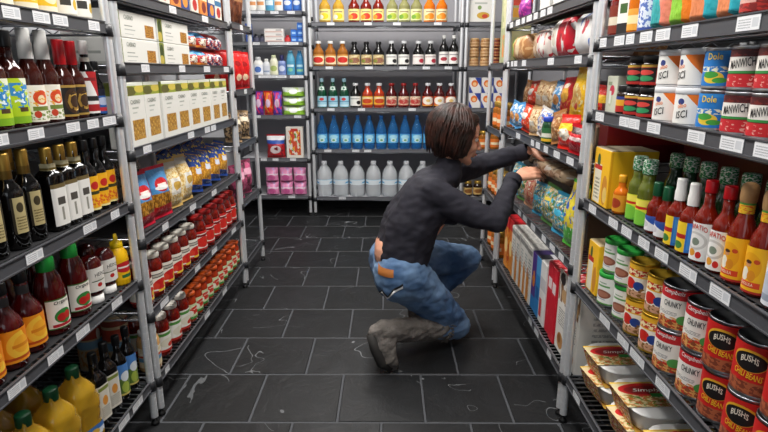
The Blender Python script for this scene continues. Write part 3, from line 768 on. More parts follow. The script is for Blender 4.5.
GA = 'tall white pasta boxes on the pasta rack'
z = ZL2[2] + SURF
tallb = K(carton, 'pasta_carton', .138, .07, .212,
    art('#dcdbd4', [Rr(0, .80, 1, 1, '#8f9a34'), E_(.25, .87, .30, .07, '#5c5a24'), E_(.75, .90, .28, .06, '#c9b64a'), Rr(0, .95, 1, 1, '#d8dccf'), Rr(.18, .12, .86, .43, '#b3842e'), ('n', .18, .12, .86, .43, 16, .5, '#8f6420'), ('n', .18, .12, .86, .43, 22, .6, '#d6b060'), Rr(.25, .60, .6, .625, '#a3a89e'), Rr(.25, .53, .5, .55, '#b3b7ae')]),
    art('#e2e1db', [Rr(0, .80, 1, 1, '#7b8530'), Rr(.2, .15, .8, .55, '#c9c9c2')]), art('#cfd0c0'), [('CASINO', .150, .075, .014, mat('#82887e', .5), {'x': -.008})], flaps=False)
for i in range(8):
    tallb.put((-.868 + random.uniform(-.004, .004), 1.826 + .1425 * i, z), 90 + random.uniform(-2, 2), 'tall white pasta box with brown window, %s from the near end' % ORD[i], 'carton', GA)

GA = 'bags of pasta and cereal on the pasta rack'
z = ZL2[3] + SURF
cer = K(bag, 'pasta_bag', .150, .20, .07, art('#4f93cc', [Rr(0, 0, 1, .22, '#b3181f'), Rr(0, .2, 1, .48, '#c98f32'), ('n', 0, .2, 1, .48, 14, .5, '#8a5a1a'), Rr(.0, 0, .10, 1, '#cf1d38'), E_(.52, .66, .28, .15, '#c01f26'), E_(.52, .60, .30, .05, '#e8e6e2'), Rr(.34, .64, .72, .69, '#f0d9d2')], .3, bump=.4), 1)
crm = K(bag, 'macaroni_bag', .135, .20, .07, art('#d8b36a', [('n', 0, 0, 1, 1, 14, .5, '#eddcae'), Rr(.2, .25, .8, .62, '#ece8dc'), Rr(0, .85, 1, 1, '#c9c3b4'), E_(.5, .44, .2, .1, '#c9a24a')], .25, bump=.5), 2)
blp = K(bag, 'pasta_bag', .132, .185, .055, art('#d9a23c', [('n', 0, 0, 1, 1, 12, .48, '#b57a22'), Rr(0, .62, 1, .98, '#27458f'), Rr(0, 0, 1, .12, '#27458f'), ('n', 0, .6, 1, 1, 7, .6, '#e6d04a'), Rr(.3, .42, .7, .58, '#d6d9e4')], .25, bump=.5), 3)
grb = K(bag, 'clear_pasta_bag', .16, .22, .06, art('#b3aca0', [('n', 0, 0, 1, 1, 6, .5, '#6b625b'), Rr(.2, .3, .8, .5, '#d8d7d4'), ('n', 0, 0, 1, 1, 15, .58, '#cfc9bd')], .2, bump=.6), 4)
rowL(cer, [1.862, 2.012], -.868, z, 'red and blue pasta bag with oval badge', 'bag', GA, turn=6, tilt=(-6, 0))
rowL(crm, [2.150, 2.285], -.868, z, 'cream macaroni bag with pale label', 'bag', GA, turn=6, tilt=(-8, 3))
rowL(blp, [2.415, 2.55, 2.685, 2.815], -.866, z, 'navy and golden pasta bag leaning sideways', 'bag', GA, turn=6, jit=2, tilt=(-8, 11))
rowL(blp, [2.37, 2.52, 2.67, 2.82], -.955, z + .035, 'second-row navy and golden pasta bag behind the leaning bags', 'bag', GA, turn=0, tilt=(-8, -10))
rowL(grb, [2.928], -.905, z, 'crumpled clear grey pasta bag at the far rack post', 'bag', GA, turn=6, tilt=(-12, -12), scale=.75)
rowL(grb, [1.84, 2.0, 2.16], -1.02, z, 'clear grey pasta bag behind the red-blue and cream bags', 'bag', GA, turn=0, tilt=(-6, 4))

GA = 'red sauce jars in rows on the pasta rack'
z = ZL2[4] + SURF
def saucejar(name, r, h, lm, glass, capm, nk=.72):
    return bottle(name, [(0, .003), (r * .92, 0), (r, .008), (r * .995, h * .30), (r * .97, h * .45), (r, h * .62), (r * .98, h * .74), (r * .84, h * .84), (r * nk, h * .89), (r * nk, h * .95), (0, h * .95)], glass, capp(r * nk * 1.1, h * .90, h, .94), capm, [('label', h * .12, h * .62, r * 1.02, 115, lm)], capname='lid')
SJ = art('#eae4d8', [Rr(0, 0, 1, .08, '#b11d1a'), E_(.5, .36, .2, .25, '#c8201c'), E_(.34, .30, .1, .15, '#d8402a'), E_(.66, .3, .1, .14, '#e0b23a'), Rr(.22, .68, .78, .86, '#3c3a3a'), Rr(.3, .72, .7, .82, '#b9b2a6'), Rr(.4, .02, .75, .12, '#e5c33a')])
jarE = K(saucejar, 'pasta_sauce_jar', .041, .168, SJ, G_SALSA, mat('#e4dfd2', .4))
rowL(jarE, [1.80, 1.895, 1.99, 2.085, 2.18, 2.275], -.878, z, 'red pasta sauce jar with cream lid', 'jar', GA)
jarE2 = K(saucejar, 'pasta_sauce_jar', .046, .178, art('#ece8e0', [Rr(0, .86, 1, 1, '#c9231f'), E_(.45, .42, .22, .28, '#d02a20'), E_(.7, .4, .12, .2, '#3c7d34'), Rr(0, 0, 1, .10, '#b11d1a'), Rr(.2, .7, .8, .82, '#7d1614')]), G_SALSA, mat('#b01c1a', .4))
rowL(jarE2, [2.39, 2.50, 2.605, 2.71, 2.815, 2.91], -.882, z, 'wide red sauce jar with red lid and white label', 'jar', GA)
rowL(jarE, [1.85, 1.945, 2.04, 2.135, 2.23], -.972, z, 'second-row red jar behind the cream-lidded sauce jars', 'jar', GA)

GA = 'salsa jars on the bottom shelf of the pasta rack'
z = ZL2[5] + SURF
jarF0 = K(saucejar, 'relish_jar', .040, .155, art('#d9c7a0', [Rr(0, .3, 1, .5, '#5b8fb0'), Rr(0, .52, 1, .62, '#c0392b'), ('n', 0, .6, 1, 1, 8, .5, '#e9e2d0')]), mat('#c99b62', .2), WHITE)
rowL(jarF0, [1.80], -.876, z, 'beige relish jar with blue and red bands at the near post', 'jar', GA)
jarF = K(saucejar, 'salsa_jar', .040, .168, art('#e8e6dd', [Rr(0, 0, 1, .12, '#b62a1e'), Rr(.1, .78, .9, .92, '#4d8f3a'), E_(.5, .42, .2, .22, '#dcd7c4'), E_(.6, .30, .12, .12, '#c2351f')]), G_SALSA, mat('#e8e3d8', .4))
rowL(jarF, [1.905, 2.005, 2.10], -.877, z, 'salsa jar with cream lid and white-green label', 'jar', GA)
jarO = K(saucejar, 'salsa_jar', .036, .135, art('#cfd6a8', [Rr(0, 0, 1, .15, '#3f8a38'), E_(.5, .55, .22, .26, '#c92f1c'), E_(.3, .4, .1, .2, '#ebe9da'), ('n', 0, 0, 1, 1, 9, .6, '#e6e3d0')]), G_ROSE, mat('#d2571d', .4), nk=.86)
rowL(jarO, [2.20 + .081 * i for i in range(10)], -.875, z, 'small salsa jar with orange lid', 'jar', GA)
rowL(jarF, [1.90, 1.995, 2.09], -.972, z, 'second-row salsa jar with cream lid, behind the white-green labelled jars', 'jar', GA)
rowL(jarO, [2.185 + .081 * i for i in range(9)], -.957, z, 'second-row salsa jar with orange lid, behind the small orange-lidded jars', 'jar', GA)

# ================================================================== narrow rack at the far left
GA = 'packs on the narrow rack at the far left'
redb = K(bag, 'red_snack_pack', .13, .215, .07, art('#c9181a', [('n', 0, 0, 1, 1, 4, .6, '#e8391f'), E_(.5, .3, .2, .1, '#e9c9a8'), E_(.45, .7, .2, .08, '#8e1013')], .3, bump=.5), 8)
brnb = K(bag, 'brown_flour_sack', .15, .26, .09, art('#7a4327', [('n', 0, 0, 1, 1, 5, .5, '#5a2c1a'), Rr(.2, .5, .8, .65, '#9a6a44')], .5, bump=.5), 9)
tanb = K(bag, 'bean_bag', .14, .17, .08, art('#a58a68', [('n', 0, 0, 1, 1, 9, .5, '#3d3229'), Rr(.2, .6, .8, .8, '#d9cdb6')], .35, bump=.5), 10)
pinkb = K(bag, 'pink_tissue_pack', .13, .21, .09, art('#c2577d', [('n', 0, 0, 1, 1, 4, .5, '#6d3a4a'), Rr(.1, .6, .9, .8, '#e0a3b8')], .4, bump=.4), 12)
rowL(brnb, [3.10, 3.27], -.875, ZL3[0] + SURF, 'brown paper sack on top of the narrow rack', 'sack', GA, turn=25, jit=8)
rowL(redb, [3.06, 3.21, 3.36], -.872, ZL3[1] + SURF, 'bright red snack pack on the narrow far rack', 'pack', GA, turn=25)
rowL(redb, [3.09, 3.26], -.965, ZL3[1] + SURF, 'second-row red snack pack behind the three bright red packs', 'pack', GA, turn=25)
rowL(tanb, [3.10, 3.28], -.875, ZL3[2] + SURF, 'tan bean bag on the narrow far rack', 'bag', GA, turn=25, tilt=(-8, 6))
rowL(pinkb, [3.10, 3.27], -.875, ZL3[3] + SURF, 'pink tissue pack on the narrow far rack', 'pack', GA, turn=25)
# ================================================================== near rack on the right
GA = 'pouches and jars on the top shelf of the near right rack'
z = ZR1[0] + SURF
FR = .682
pou = lambda a, b, c, sd: K(bag, 'drink_pouch', .085, .15, .05, art(a, [E_(.1, .2, .55, .5, b), ('h', .7, .7, .95, c), E_(.75, .7, .3, .2, a)], .35, bump=.25), sd, gusset=.8, rag=.003)
rowR(K(bottle, 'red_sauce_jar', bprof(.034, .14, .10, .026, .12), G_SALSA, capp(.028, .12, .142), BLACKCAP, [('label', .015, .09, .0347, 115, art('#7d2b1a', [Rr(.2, .3, .8, .6, '#d9cdb6')]))]), [1.671], FR, z, 'dark red sauce jar next to the top rack post', 'jar', GA)
rowR(K(carton, 'spice_carton', .05, .045, .13, art('#e8e6df', [Rr(0, 0, 1, .3, '#20201f'), Rr(.2, .5, .8, .7, '#3b5e2a')]), art('#d9d7d0'), art('#dddbd4')), [1.609], FR, z, 'slim white and black spice carton on the top right shelf', 'carton', GA, turn=10)
rowR(K(bottle, 'honey_jar', bprof(.031, .13, .10, .025, .115), G_ORNG, capp(.027, .112, .135), GOLD, [('label', .015, .07, .0317, 115, art('#e9a13a', [Rr(.15, .3, .85, .7, '#f0d9a0')]))]), [1.549], FR, z, 'amber jar on the top right shelf', 'jar', GA)
rowR(K(can, 'blue_white_can', .031, .12, art('#dfe3ee', [Rr(0, 0, 1, .1, '#3a4f9a'), ('n', 0, .1, 1, .9, 9, .52, '#5f78bd')]), TIN), [1.485], FR, z, 'white can with blue speckles on the top right shelf', 'can', GA)
rowR(pou('#e8856f', '#35a6a8', '#d95a4a', 21), [1.408], FR, z, 'coral and teal drink pouch on the top right shelf', 'pouch', GA, turn=12)
rowR(pou('#e57f1e', '#8cc63a', '#9fd043', 22), [1.318], FR, z, 'orange and lime drink pouch on the top right shelf', 'pouch', GA, turn=12)
rowR(pou('#2fb0c0', '#e58a5a', '#35b8c4', 23), [1.228, 1.135], FR, z, 'teal and orange drink pouch on the top right shelf', 'pouch', GA, turn=12)
rowR(K(bottle, 'red_relish_jar', bprof(.036, .14, .10, .028, .12), G_SALSA, capp(.030, .12, .142), REDCAP, [('label', .012, .06, .0367, 115, art('#b3261e', [('n', 0, 0, 1, 1, 6, .5, '#7d1512'), Rr(.2, .3, .6, .6, '#d9a69a')]))]), [.95, 1.045], FR, z, 'deep red relish jar on the top right shelf', 'jar', GA)

GA = 'cans and jars on the second shelf of the near right rack'
z = ZR1[1] + SURF
rowR(K(carton, 'sauce_mix_carton', .075, .05, .105, art('#c9cbb8', [E_(.45, .45, .2, .28, '#b8bfa0'), E_(.55, .62, .22, .14, '#c2314a'), Rr(.3, .25, .5, .6, '#dfe2d6'), Rr(.15, .75, .5, .85, '#8f9a7d')]), art('#bfc1ae'), art('#c9cbb8')), [1.642], FR + .01, z, 'pale green carton with red emblem beside the can row', 'carton', GA, turn=4)
rowR(K(bottle, 'mustard_jar', bprof(.026, .07, .055, .022, .064), mat('#2b1a12', .2), capp(.024, .064, .082), BLACKCAP, [('label', .008, .05, .0267, 115, art('#e0a52a', [Rr(0, 0, 1, .4, '#b3271f'), Rr(0, .8, 1, 1, '#2a3f8a')]))]), [1.575], FR, z, 'small yellow-labelled jar between carton and dark jars', 'jar', GA)
dj = K(bottle, 'dark_relish_jar', bprof(.035, .068, .055, .030, .064), mat('#1d0f0c', .15, coat=.4), [(.031, .062), (.033, .064), (.033, .077), (.031, .079), (0, .079)], BLACKCAP, [('label', .006, .055, .0357, 118, art('#a9211b', [Rr(.3, .15, .7, .85, '#17130f'), E_(.5, .62, .16, .13, '#d0413a'), E_(.5, .32, .16, .14, '#2f8f5a'), Rr(0, .88, 1, 1, '#c9a13f')]))])
for k in range(2):
    for i, y in enumerate((1.428, 1.508)):
        dj.put((FR + .004, y, z + .0795 * k), -72 + 4 * i, 'dark relish jar with red label, %s layer, %s from the orange-white cans' % (('lower', 'upper')[k], ORD[i]), 'jar', GA)
OW = art('#e9e7e2', [('h', .9, .45, .76, '#e5731c'), E_(.30, .70, .06, .10, '#2b3a7a')])
OW2 = art('#e9e7e2', [('h', .95, .62, .80, '#e5731c'), E_(.30, .70, .07, .10, '#2b3a7a')])
ORW = mat('#e2761f', .5); BKW = mat('#1c1b1d', .5)
cw = K(can, 'milk_powder_can', .045, .0815, OW, WHITE_D, [('oloo', .046, .022, .010, ORW, {'ang': -.55, 'tilt': .2}), ('ISCI', .027, .030, .016, BKW, {'ang': -.52, 'shear': .2, 'tilt': .2})], lid=WHITE_D)
for k in range(2):
    for i, y in enumerate((1.225, 1.323)):
        cw.put((FR + .006, y, z + .083 * k), -90 + (30 if (k, i) == (1, 0) else 52) - 4 * i, 'white can with orange corner, %s layer, %s from the near end' % (('lower', 'upper')[k], ORD[i]), 'can', GA)
DOL = art('#1f77c4', [Rr(0, .9, 1, 1, '#2a86d0'), E_(.5, .24, .18, .17, '#e0c23a'), E_(.45, .32, .14, .10, '#3f9a3a'), E_(.62, .16, .12, .08, '#3f9a3a'), ('n', .2, .4, .8, .55, 14, .5, '#e9e6c8')])
cd = K(can, 'fruit_can', .037, .0815, DOL, TIN, [('Dole', .064, .030, .013, mat('#f0d13a', .5))])
for k in range(2):
    cd.put((FR + .002, 1.140, z + .083 * k), -60, 'blue fruit can with yellow lettering, %s of two' % ('lower', 'upper')[k], 'can', GA)
MW = art('#4a0f12', [Rr(0, 0, 1, .34, '#c3222a'), ('n', 0, .0, 1, .3, 8, .58, '#e0a49a'), Rr(.12, .42, .88, .80, '#e9e4dc'), Rr(.12, .36, .88, .43, '#2f8a3f'), ('n', 0, .8, 1, 1, 9, .55, '#6d1f1a')])
cm = K(can, 'sloppy_sauce_can', .038, .0815, MW, TIN, [('MANWICH', .050, .048, .016, mat('#191717', .5), {'shear': .15, 'tilt': .16})])
for k in range(2):
    for i, y in enumerate((.893, .973, 1.052)):
        cm.put((FR + .002, y, z + .083 * k), -62, 'dark red can with white and green band, %s layer, %s from the near end' % (('lower', 'upper')[k], ORD[i]), 'can', GA)

GA = 'hot sauces on the middle shelf of the near right rack'
z = ZR1[2] + SURF
ybox = K(carton, 'taco_shell_carton', .12, .14, .172, art('#efb81a', [Rr(.08, .03, .52, .72, '#e8e0c8'), E_(.30, .78, .10, .12, '#3a5a2a'), Rr(.06, .62, .54, .70, '#c0261f'), ('l', .14, .1, .46, .5, 6, '#8f8a74'), E_(.78, .3, .16, .26, '#c9862a'), E_(.82, .22, .12, .14, '#e2c069')]),
         art('#f0bf1c', [Rr(0, 0, .06, 1, '#e0a812'), ('n', .1, .05, .9, .35, 5, .6, '#d9942a')]), art('#b3a58a'))
ybox.put((.722, 1.625, z), -90, 'yellow taco shell carton on the hot sauce shelf', 'carton', GA)
dark_filler = K(carton, 'dark_red_carton', .42, .16, .225, art('#5d0f15', [Rr(0, .0, 1, .08, '#4d0a10')], .35), art('#5a0d12'), art('#6d0f16'), flaps=False)  # plain filler added to keep the space behind the bottles dark
dark_filler.put((.985, 1.44, z), -90, 'long dark red carton added behind the bottled sauces to darken the gap', 'carton', GA)
K(carton, 'dark_red_carton', .26, .07, .185, art('#7d1219', [Rr(0, 0, 1, .3, '#5d0d12')], .35), art('#5a0d12'), art('#7d1219'), [('DE NINIO', .150, .20, .016, mat('#cfc4c0', .5))], flaps=False).put((.845, 1.80, ZR2[2] + SURF), 0, 'dark red carton with white letters seen above the yellow taco carton', 'carton', GA)
osm = K(bottle, 'orange_sauce_bottle', bprof(.021, .10, .06, .010, .082), G_ORNG, capp(.0115, .092, .112), mat('#d99a1e', .4), [('label', .008, .056, .0217, 115, art('#e39a28', [E_(.5, .5, .2, .3, '#a63a1a')]))])
rowR(osm, [1.520], FR - .006, z, 'small orange sauce bottle beside the yellow carton', 'bottle', GA)
CHK = art('#1f8a4a', [('n', 0, 0, 1, 1, 16, .52, '#e9efe6')], .4)
grn = K(bottle, 'green_salsa_bottle', bprof(.024, .150, .095, .0155, .125), G_OLIVE, [(.0175, .140), (.0182, .142), (.0182, .172), (.0165, .177), (0, .178)], CHK,
    [('label', .006, .075, .0247, 115, art('#dfe03a', [Rr(0, 0, 1, .34, '#63b53f'), Rr(0, .62, 1, .72, '#c9281f'), E_(.5, .30, .28, .28, '#7cc43f'), Rr(.2, .74, .8, .96, '#f0e35a')]))])
grn2 = K(bottle, 'green_salsa_bottle', bprof(.024, .160, .105, .0155, .135), mat('#1c3f20', .12, coat=.5), [(.0175, .150), (.0182, .152), (.0182, .182), (.0165, .187), (0, .188)], CHK, [('label', .01, .09, .0247, 115, art('#2d5a2a', [Rr(0, .3, 1, .6, '#98b04a')]))])
rowR(grn, [1.385, 1.447], FR, z, 'green salsa bottle with green-white checked cap and yellow label', 'bottle', GA)
rowR(grn2, [1.06, 1.135, 1.21, 1.285, 1.36, 1.43], .775, z, 'dark green salsa bottle with checked cap, behind the hot sauces', 'bottle', GA)
tab = K(bottle, 'pepper_sauce_bottle', bprof(.021, .105, .066, .0105, .092), G_RED, capp(.0112, .096, .130), DGREEN, [('label', .008, .046, .0217, 115, art('#e6e4e6', [('h', .7, .7, .80, '#2a4fa5'), Rr(0, .85, 1, 1, '#3a58a8'), E_(.4, .4, .14, .2, '#c9c3c9')]))])
rowR(tab, [1.272, 1.325], FR - .006, z, 'red pepper sauce bottle with dark green cap', 'bottle', GA)
crs = K(bottle, 'hot_sauce_bottle', bprof(.0235, .13, .082, .011, .112), G_RED, [(.0125, .110), (.0125, .130), (.0112, .136), (.0112, .156), (.0102, .160), (0, .160)], WHITE, [('label', .006, .074, .0242, 118, art('#2a73c4', [Rr(.0, .0, .62, 1, '#f0c92a'), Rr(0, .45, .62, .60, '#b3271f'), E_(.2, .22, .14, .13, '#3f7f3a'), E_(.45, .22, .12, .13, '#3f7f3a'), Rr(.66, .1, .95, .9, '#3a86d4')]))], capname='shrink_cap')
rowR(crs, [1.165, 1.218], FR - .004, z, 'hot sauce bottle with white shrink cap and yellow-blue label', 'bottle', GA)
tap = K(bottle, 'pepper_sauce_bottle', bprof(.0235, .155, .094, .0105, .130), G_RED, capp(.0120, .152, .178), REDCAP, [('label', .006, .088, .0242, 118, art('#e9e7e4', [E_(.48, .52, .26, .24, '#c9c6c2'), E_(.48, .52, .20, .18, '#eceae6'), E_(.45, .20, .08, .1, '#d9942a'), E_(.6, .16, .06, .09, '#c9281f'), E_(.5, .5, .09, .1, '#7d8a7a')]))], [('TAPATIO', .074, .044, .011, .0250, mat('#c3301f', .5), {'arch': .006})])
rowR(tap, [1.048, 1.108], FR - .002, z, 'red-capped hot sauce bottle with white label', 'bottle', GA)
WOOD = mat('#c79a68', .55, mottle='#a87a4a', mscale=30)
cho = K(bottle, 'hot_sauce_bottle', [(0, 0), (.023, 0), (.025, .005), (.025, .088), (.0225, .108), (.0150, .127), (.0125, .137), (.0120, .160), (0, .160)], G_RED, [(.0130, .158), (.0142, .161), (.0150, .172), (.0150, .184), (.0130, .192), (.007, .196), (0, .1965)], WOOD,
    [('label', .006, .092, .0256, 118, art('#f0b51a', [E_(.5, .58, .20, .30, '#e5a010'), E_(.43, .40, .08, .15, '#e6dfcc'), E_(.56, .38, .07, .12, '#d98a1e'), E_(.48, .62, .055, .06, '#c98a5a'), E_(.48, .67, .06, .04, '#4a2a1a'), Rr(.28, .12, .72, .25, '#d9451e'), Rr(0, 0, 1, .05, '#b3271f'), E_(.62, .7, .05, .05, '#c2481e')])), ('neck_label', .138, .159, .0132, 180, art('#efc02a', [('n', 0, 0, 1, 1, 8, .55, '#d9561e'), Rr(0, .8, 1, 1, '#4d8f3a')]))], [('CHOLULA', .0225, .026, .006, .0262, mat('#f0e0c0', .5))], capname='wooden_cap')
rowR(cho, [.930, .993], FR, z, 'yellow-labelled hot sauce bottle with wooden cap', 'bottle', GA)
wht = K(bottle, 'hot_sauce_bottle', bprof(.027, .155, .10, .0125, .135), G_RED, capp(.0140, .150, .178), WHITE, [('label', .006, .085, .0277, 118, art('#d9dbe0', [E_(.5, .5, .25, .3, '#b9c0cc'), Rr(.2, .1, .8, .25, '#8f98a8')]))])
rowR(wht, [.868], FR, z, 'hot sauce bottle with pale label at the outer end', 'bottle', GA)
rowR(tap, [.93, .99], .745, z, 'second-row hot sauce bottle behind the wooden-capped bottles', 'bottle', GA)

GA = 'stacked cans on the fourth shelf of the near right rack'
z = ZR1[3] + SURF
ybox2 = K(carton, 'taco_shell_carton', .085, .12, .165, art('#efb81a', [Rr(.10, .03, .55, .66, '#e8e0c8'), E_(.32, .78, .10, .12, '#3a5a2a'), Rr(.06, .60, .58, .70, '#c0261f'), E_(.78, .3, .16, .26, '#c9862a')]), art('#f0bf1c', [('n', .1, .05, .9, .4, 5, .55, '#c9862a')]), art('#c9b58a'))
ybox2.put((.716, 1.628, z), -90, 'yellow taco shell carton beside the green-lidded cans', 'carton', GA)
KG = art('#e6e6e0', [E_(.5, .36, .24, .15, '#8a5240'), E_(.5, .36, .17, .09, '#a8705a'), Rr(.3, .62, .7, .68, '#5f9a55'), Rr(.35, .74, .6, .78, '#8aa58a'), Rr(.0, .0, 1, .05, '#5a9a4a'), Rr(.2, .16, .6, .19, '#9aa5b5')])
kr = K(can, 'grated_cheese_canister', .0345, .102, KG, TIN, lid=mat('#2c9a3c', .4))
YR = art('#e4b02c', [Rr(0, .0, 1, .22, '#c99a7a'), Rr(.12, .2, .88, .62, '#ece6da'), E_(.4, .4, .15, .18, '#c9281f'), E_(.62, .36, .12, .14, '#23408a'), Rr(0, .66, 1, .86, '#c2301f'), ('n', 0, .66, 1, .86, 10, .5, '#efe0b0'), ('n', 0, 0, 1, .3, 8, .55, '#7d5a2a')])
yr = K(can, 'soup_can', .0365, .102, YR, mat('#d9b13a', .35, .8))
CH = art('#e9e5dd', [Rr(0, .76, 1, 1, '#c4232a'), Rr(.0, .0, 1, .24, '#8a4a2a'), ('n', 0, 0, 1, .30, 9, .5, '#d9a05a'), ('n', 0, 0, 1, .28, 12, .56, '#c2301f'), E_(.72, .26, .12, .12, '#4d9a4a'), ('l', .2, .34, .6, .44, 3, '#8a8a8a')])
ch = K(can, 'chunky_soup_can', .041, .108, CH, TIN, [('Campbells', .094, .050, .013, mat('#f0e6e2', .5), {'shear': .3}), ('CHUNKY', .066, .040, .014, mat('#26262a', .5))])
BU = art('#c81f1c', [Rr(0, .0, 1, .24, '#7d3a26'), ('n', 0, 0, 1, .26, 10, .5, '#b0603c'), E_(.5, .68, .25, .22, '#e0a82a'), E_(.5, .66, .23, .19, '#191514'), Rr(.85, .1, .97, .9, '#a5181a'), ('n', .84, .1, .97, .9, 9, .5, '#d9c9b0')])
bu = K(can, 'chili_beans_can', .0395, .110, BU, TIN, [('BUSHS', .073, .030, .012, mat('#efe6d4', .5), {'arch': .005}), ('CHILI BEANS', .045, .050, .012, mat('#f2c52a', .5), {'tilt': -.12})])
for kd, ys, h, ds, tr in ((kr, (1.436, 1.532), .1045, 'white canister with green lid', 25), (yr, (1.254, 1.350), .1025, 'soup can with yellow rim', 30), (ch, (1.060, 1.162), .1085, 'white soup can with red top band', 34), (bu, (.810, .895, .978), .1105, 'red chili bean can with black badge', 36)):
    for k in range(2):
        for i, y in enumerate(ys):
            kd.put((FR + random.uniform(-.004, .004), y, z + h * k), -90 + tr + random.uniform(-5, 5), '%s, %s layer, %s from the near end' % (ds, ('lower', 'upper')[k], ORD[i]), 'can', GA)
for kd, ys, h, ds in ((kr, (1.42, 1.51), .1045, 'white canister with green lid'), (ch, (1.052, 1.15), .1085, 'white soup can with red top band'), (bu, (.785, .872, .958), .1105, 'red chili bean can'), (yr, (1.24, 1.33), .1025, 'soup can with yellow rim')):
    for k in range(2):
        for i, y in enumerate(ys):
            kd.put((FR + .092, y, z + h * k), -60, '%s, back row, %s layer, %s from the near end' % (ds, ('lower', 'upper')[k], ORD[i]), 'can', GA)

GA = 'noodle bowls on the bottom shelf of the near right rack'
z = ZR1[4] + SURF
def bowl(name):
    """white oblong bowl lying along x, held in a printed sleeve that leaves both ends showing"""
    r = empty(name)
    def ring(hw, hd, z, n=32):
        out = []
        for i in range(n):
            a = 2 * PI * i / n; c, s_ = math.cos(a), math.sin(a); p = 3.4
            k = (abs(c) ** p + abs(s_) ** p) ** (-1 / p); out.append((hw * c * k, hd * s_ * k, z))
        return out
    mb = MB(); lv = [ring(.058, .048, .001), ring(.066, .055, .004), ring(.078, .066, .030), ring(.086, .073, .055), ring(.089, .076, .0575), ring(.089, .076, .060), ring(.085, .072, .061)]
    n = 32; vs = [v for l in lv for v in l]
    fs = [(j * n + i, j * n + (i + 1) % n, (j + 1) * n + (i + 1) % n, (j + 1) * n + i) for j in range(len(lv) - 1) for i in range(n)] + [tuple(reversed(range(n))), tuple(range((len(lv) - 1) * n, len(lv) * n))]
    mb.add(vs, fs); mb.build('bowl', mat('#ecebe8', .3), r)
    TOPA = art('#d9c79a', [('n', 0, 0, 1, .48, 9, .5, '#b57a35'), ('n', 0, 0, 1, .46, 12, .57, '#5f8a2f'), ('n', 0, 0, 1, .45, 10, .6, '#c9442a'), E_(.5, .68, .44, .26, '#c2201f'), E_(.5, .66, .36, .18, '#8f1618'), Rr(.50, .38, .92, .52, '#2f9a3f'), Rr(0, .94, 1, 1, '#e0b84a')])
    SIDE = art('#e3b04a', [('n', 0, 0, 1, 1, 7, .5, '#c3261f'), ('n', 0, 0, 1, 1, 9, .56, '#e9dcc0'), ('n', 0, 0, 1, 1, 8, .62, '#5f9a35')])
    s = MB(); zt = .0635; hw, hb = .064, .060
    hx = .046
    s.add([(-hw, -.082, zt), (hx, -.082, zt), (hx, .082, zt), (-hw, .082, zt)], [(0, 1, 2, 3)], 0, [[(0, 1), (0, 0), (1, 0), (1, 1)]], smooth=False)
    for sg in (1, -1):
        a = [(-hw, sg * .082, zt), (hx, sg * .082, zt), (hx, sg * .060, -.0005), (-hb, sg * .060, -.0005)]
        s.add(a, [(0, 1, 2, 3) if sg > 0 else (3, 2, 1, 0)], 1, [[(0, 1), (1, 1), (1, 0), (0, 0)]], smooth=False)
    s.add([(-hb, -.060, -.0005), (hb, -.060, -.0005), (hb, .060, -.0005), (-hb, .060, -.0005)], [(3, 2, 1, 0)], 1, smooth=False)
    so = s.build('sleeve', [TOPA, SIDE], r)
    vs, fs, tw = text_mesh('Simply', .25)
    t = MB(); t.add([(-.024 - b * .018, a / tw * .075, zt + .0005) for a, b in vs], fs, smooth=False); t.build('lettering', mat('#e6e2da', .5), so)
    return r
bk = K(bowl, 'noodle_bowl')
for i, y in enumerate((1.575, 1.355, 1.135)):
    for k in range(2):
        bk.put((.752, y, z + .0008 + .0725 * k), -90 + 6 - 4 * k, 'white noodle bowl in printed sleeve, %s of the %s stack from the post' % (('lower', 'upper')[k], ORD[i]), 'bowl', GA, scale=1.12)
cw2 = K(carton, 'white_carton', .12, .20, .20, art('#e2e3e6', [Rr(.1, .1, .9, .14, '#b9bcc2')]), art('#dcdde0'), art('#e2e3e6'))
cw2.put((.97, 1.52, z), -90, 'plain white carton behind the noodle bowls', 'carton', GA)

# ================================================================== bread and snack rack on the right
GA = 'wrapped breads on the upper shelf of the snack rack'
z = ZR2[1] + SURF
brd = art('#a87446', [('n', 0, 0, 1, 1, 12, .5, '#c9a070'), Rr(.70, 0, 1, 1, '#d0b13a'), ('n', .70, 0, 1, 1, 7, .5, '#5f9a2f'), E_(.45, .28, .12, .12, '#d9c4a0')], .4, bump=.3)
wrp = art('#cdb59a', [('n', 0, 0, 1, 1, 9, .55, '#a3805e'), Rr(0, 0, .56, 1, '#d9d2ca'), ('n', 0, 0, .56, 1, 9, .54, '#b8303a'), ('n', 0, 0, .56, 1, 7, .6, '#c9a283'), E_(.30, .25, .12, .08, '#e9e6e0')], .35, bump=.3)
wrp2 = art('#c3142a', [E_(.66, .28, .16, .17, '#e9e7e0'), E_(.66, .28, .09, .09, '#cfc8b9'), ('n', 0, 0, 1, 1, 6, .62, '#8f0f1f'), ('n', 0, 0, .3, 1, 8, .55, '#d9d4d0')], .35, bump=.3)
wrp3 = art('#dedddb', [('n', 0, 0, 1, 1, 5, .62, '#c4b5a6'), ('n', .1, .1, .9, .5, 4, .60, '#4a68ad'), ('n', .1, .1, .9, .5, 5, .62, '#b9404a'), Rr(.78, 0, 1, 1, '#c9c4c0')], .35, bump=.2)
for nm, L, w, h, m, sd, y, x, lab in (('bread_loaf', .32, .13, .125, brd, 31, 2.798, .705, 'brown loaf whose green and yellow wrapper end lies towards the back wall'),
        ('bread_loaf', .28, .13, .13, wrp, 34, 2.475, .725, 'tan loaf in white and red wrapper beside the brown loaf'), ('bread_loaf', .27, .15, .152, wrp2, 35, 2.205, .735, 'tall loaf in bright red wrapper with white window'),
        ('bread_loaf', .28, .15, .150, wrp3, 36, 1.925, .735, 'loaf in clear white wrapper with blue and red marks')):
    K(loaf, nm, L, w, h, m, sd, mat('#e0d9c9', .4)).put((x, y, z), 90, lab, 'bread', GA)
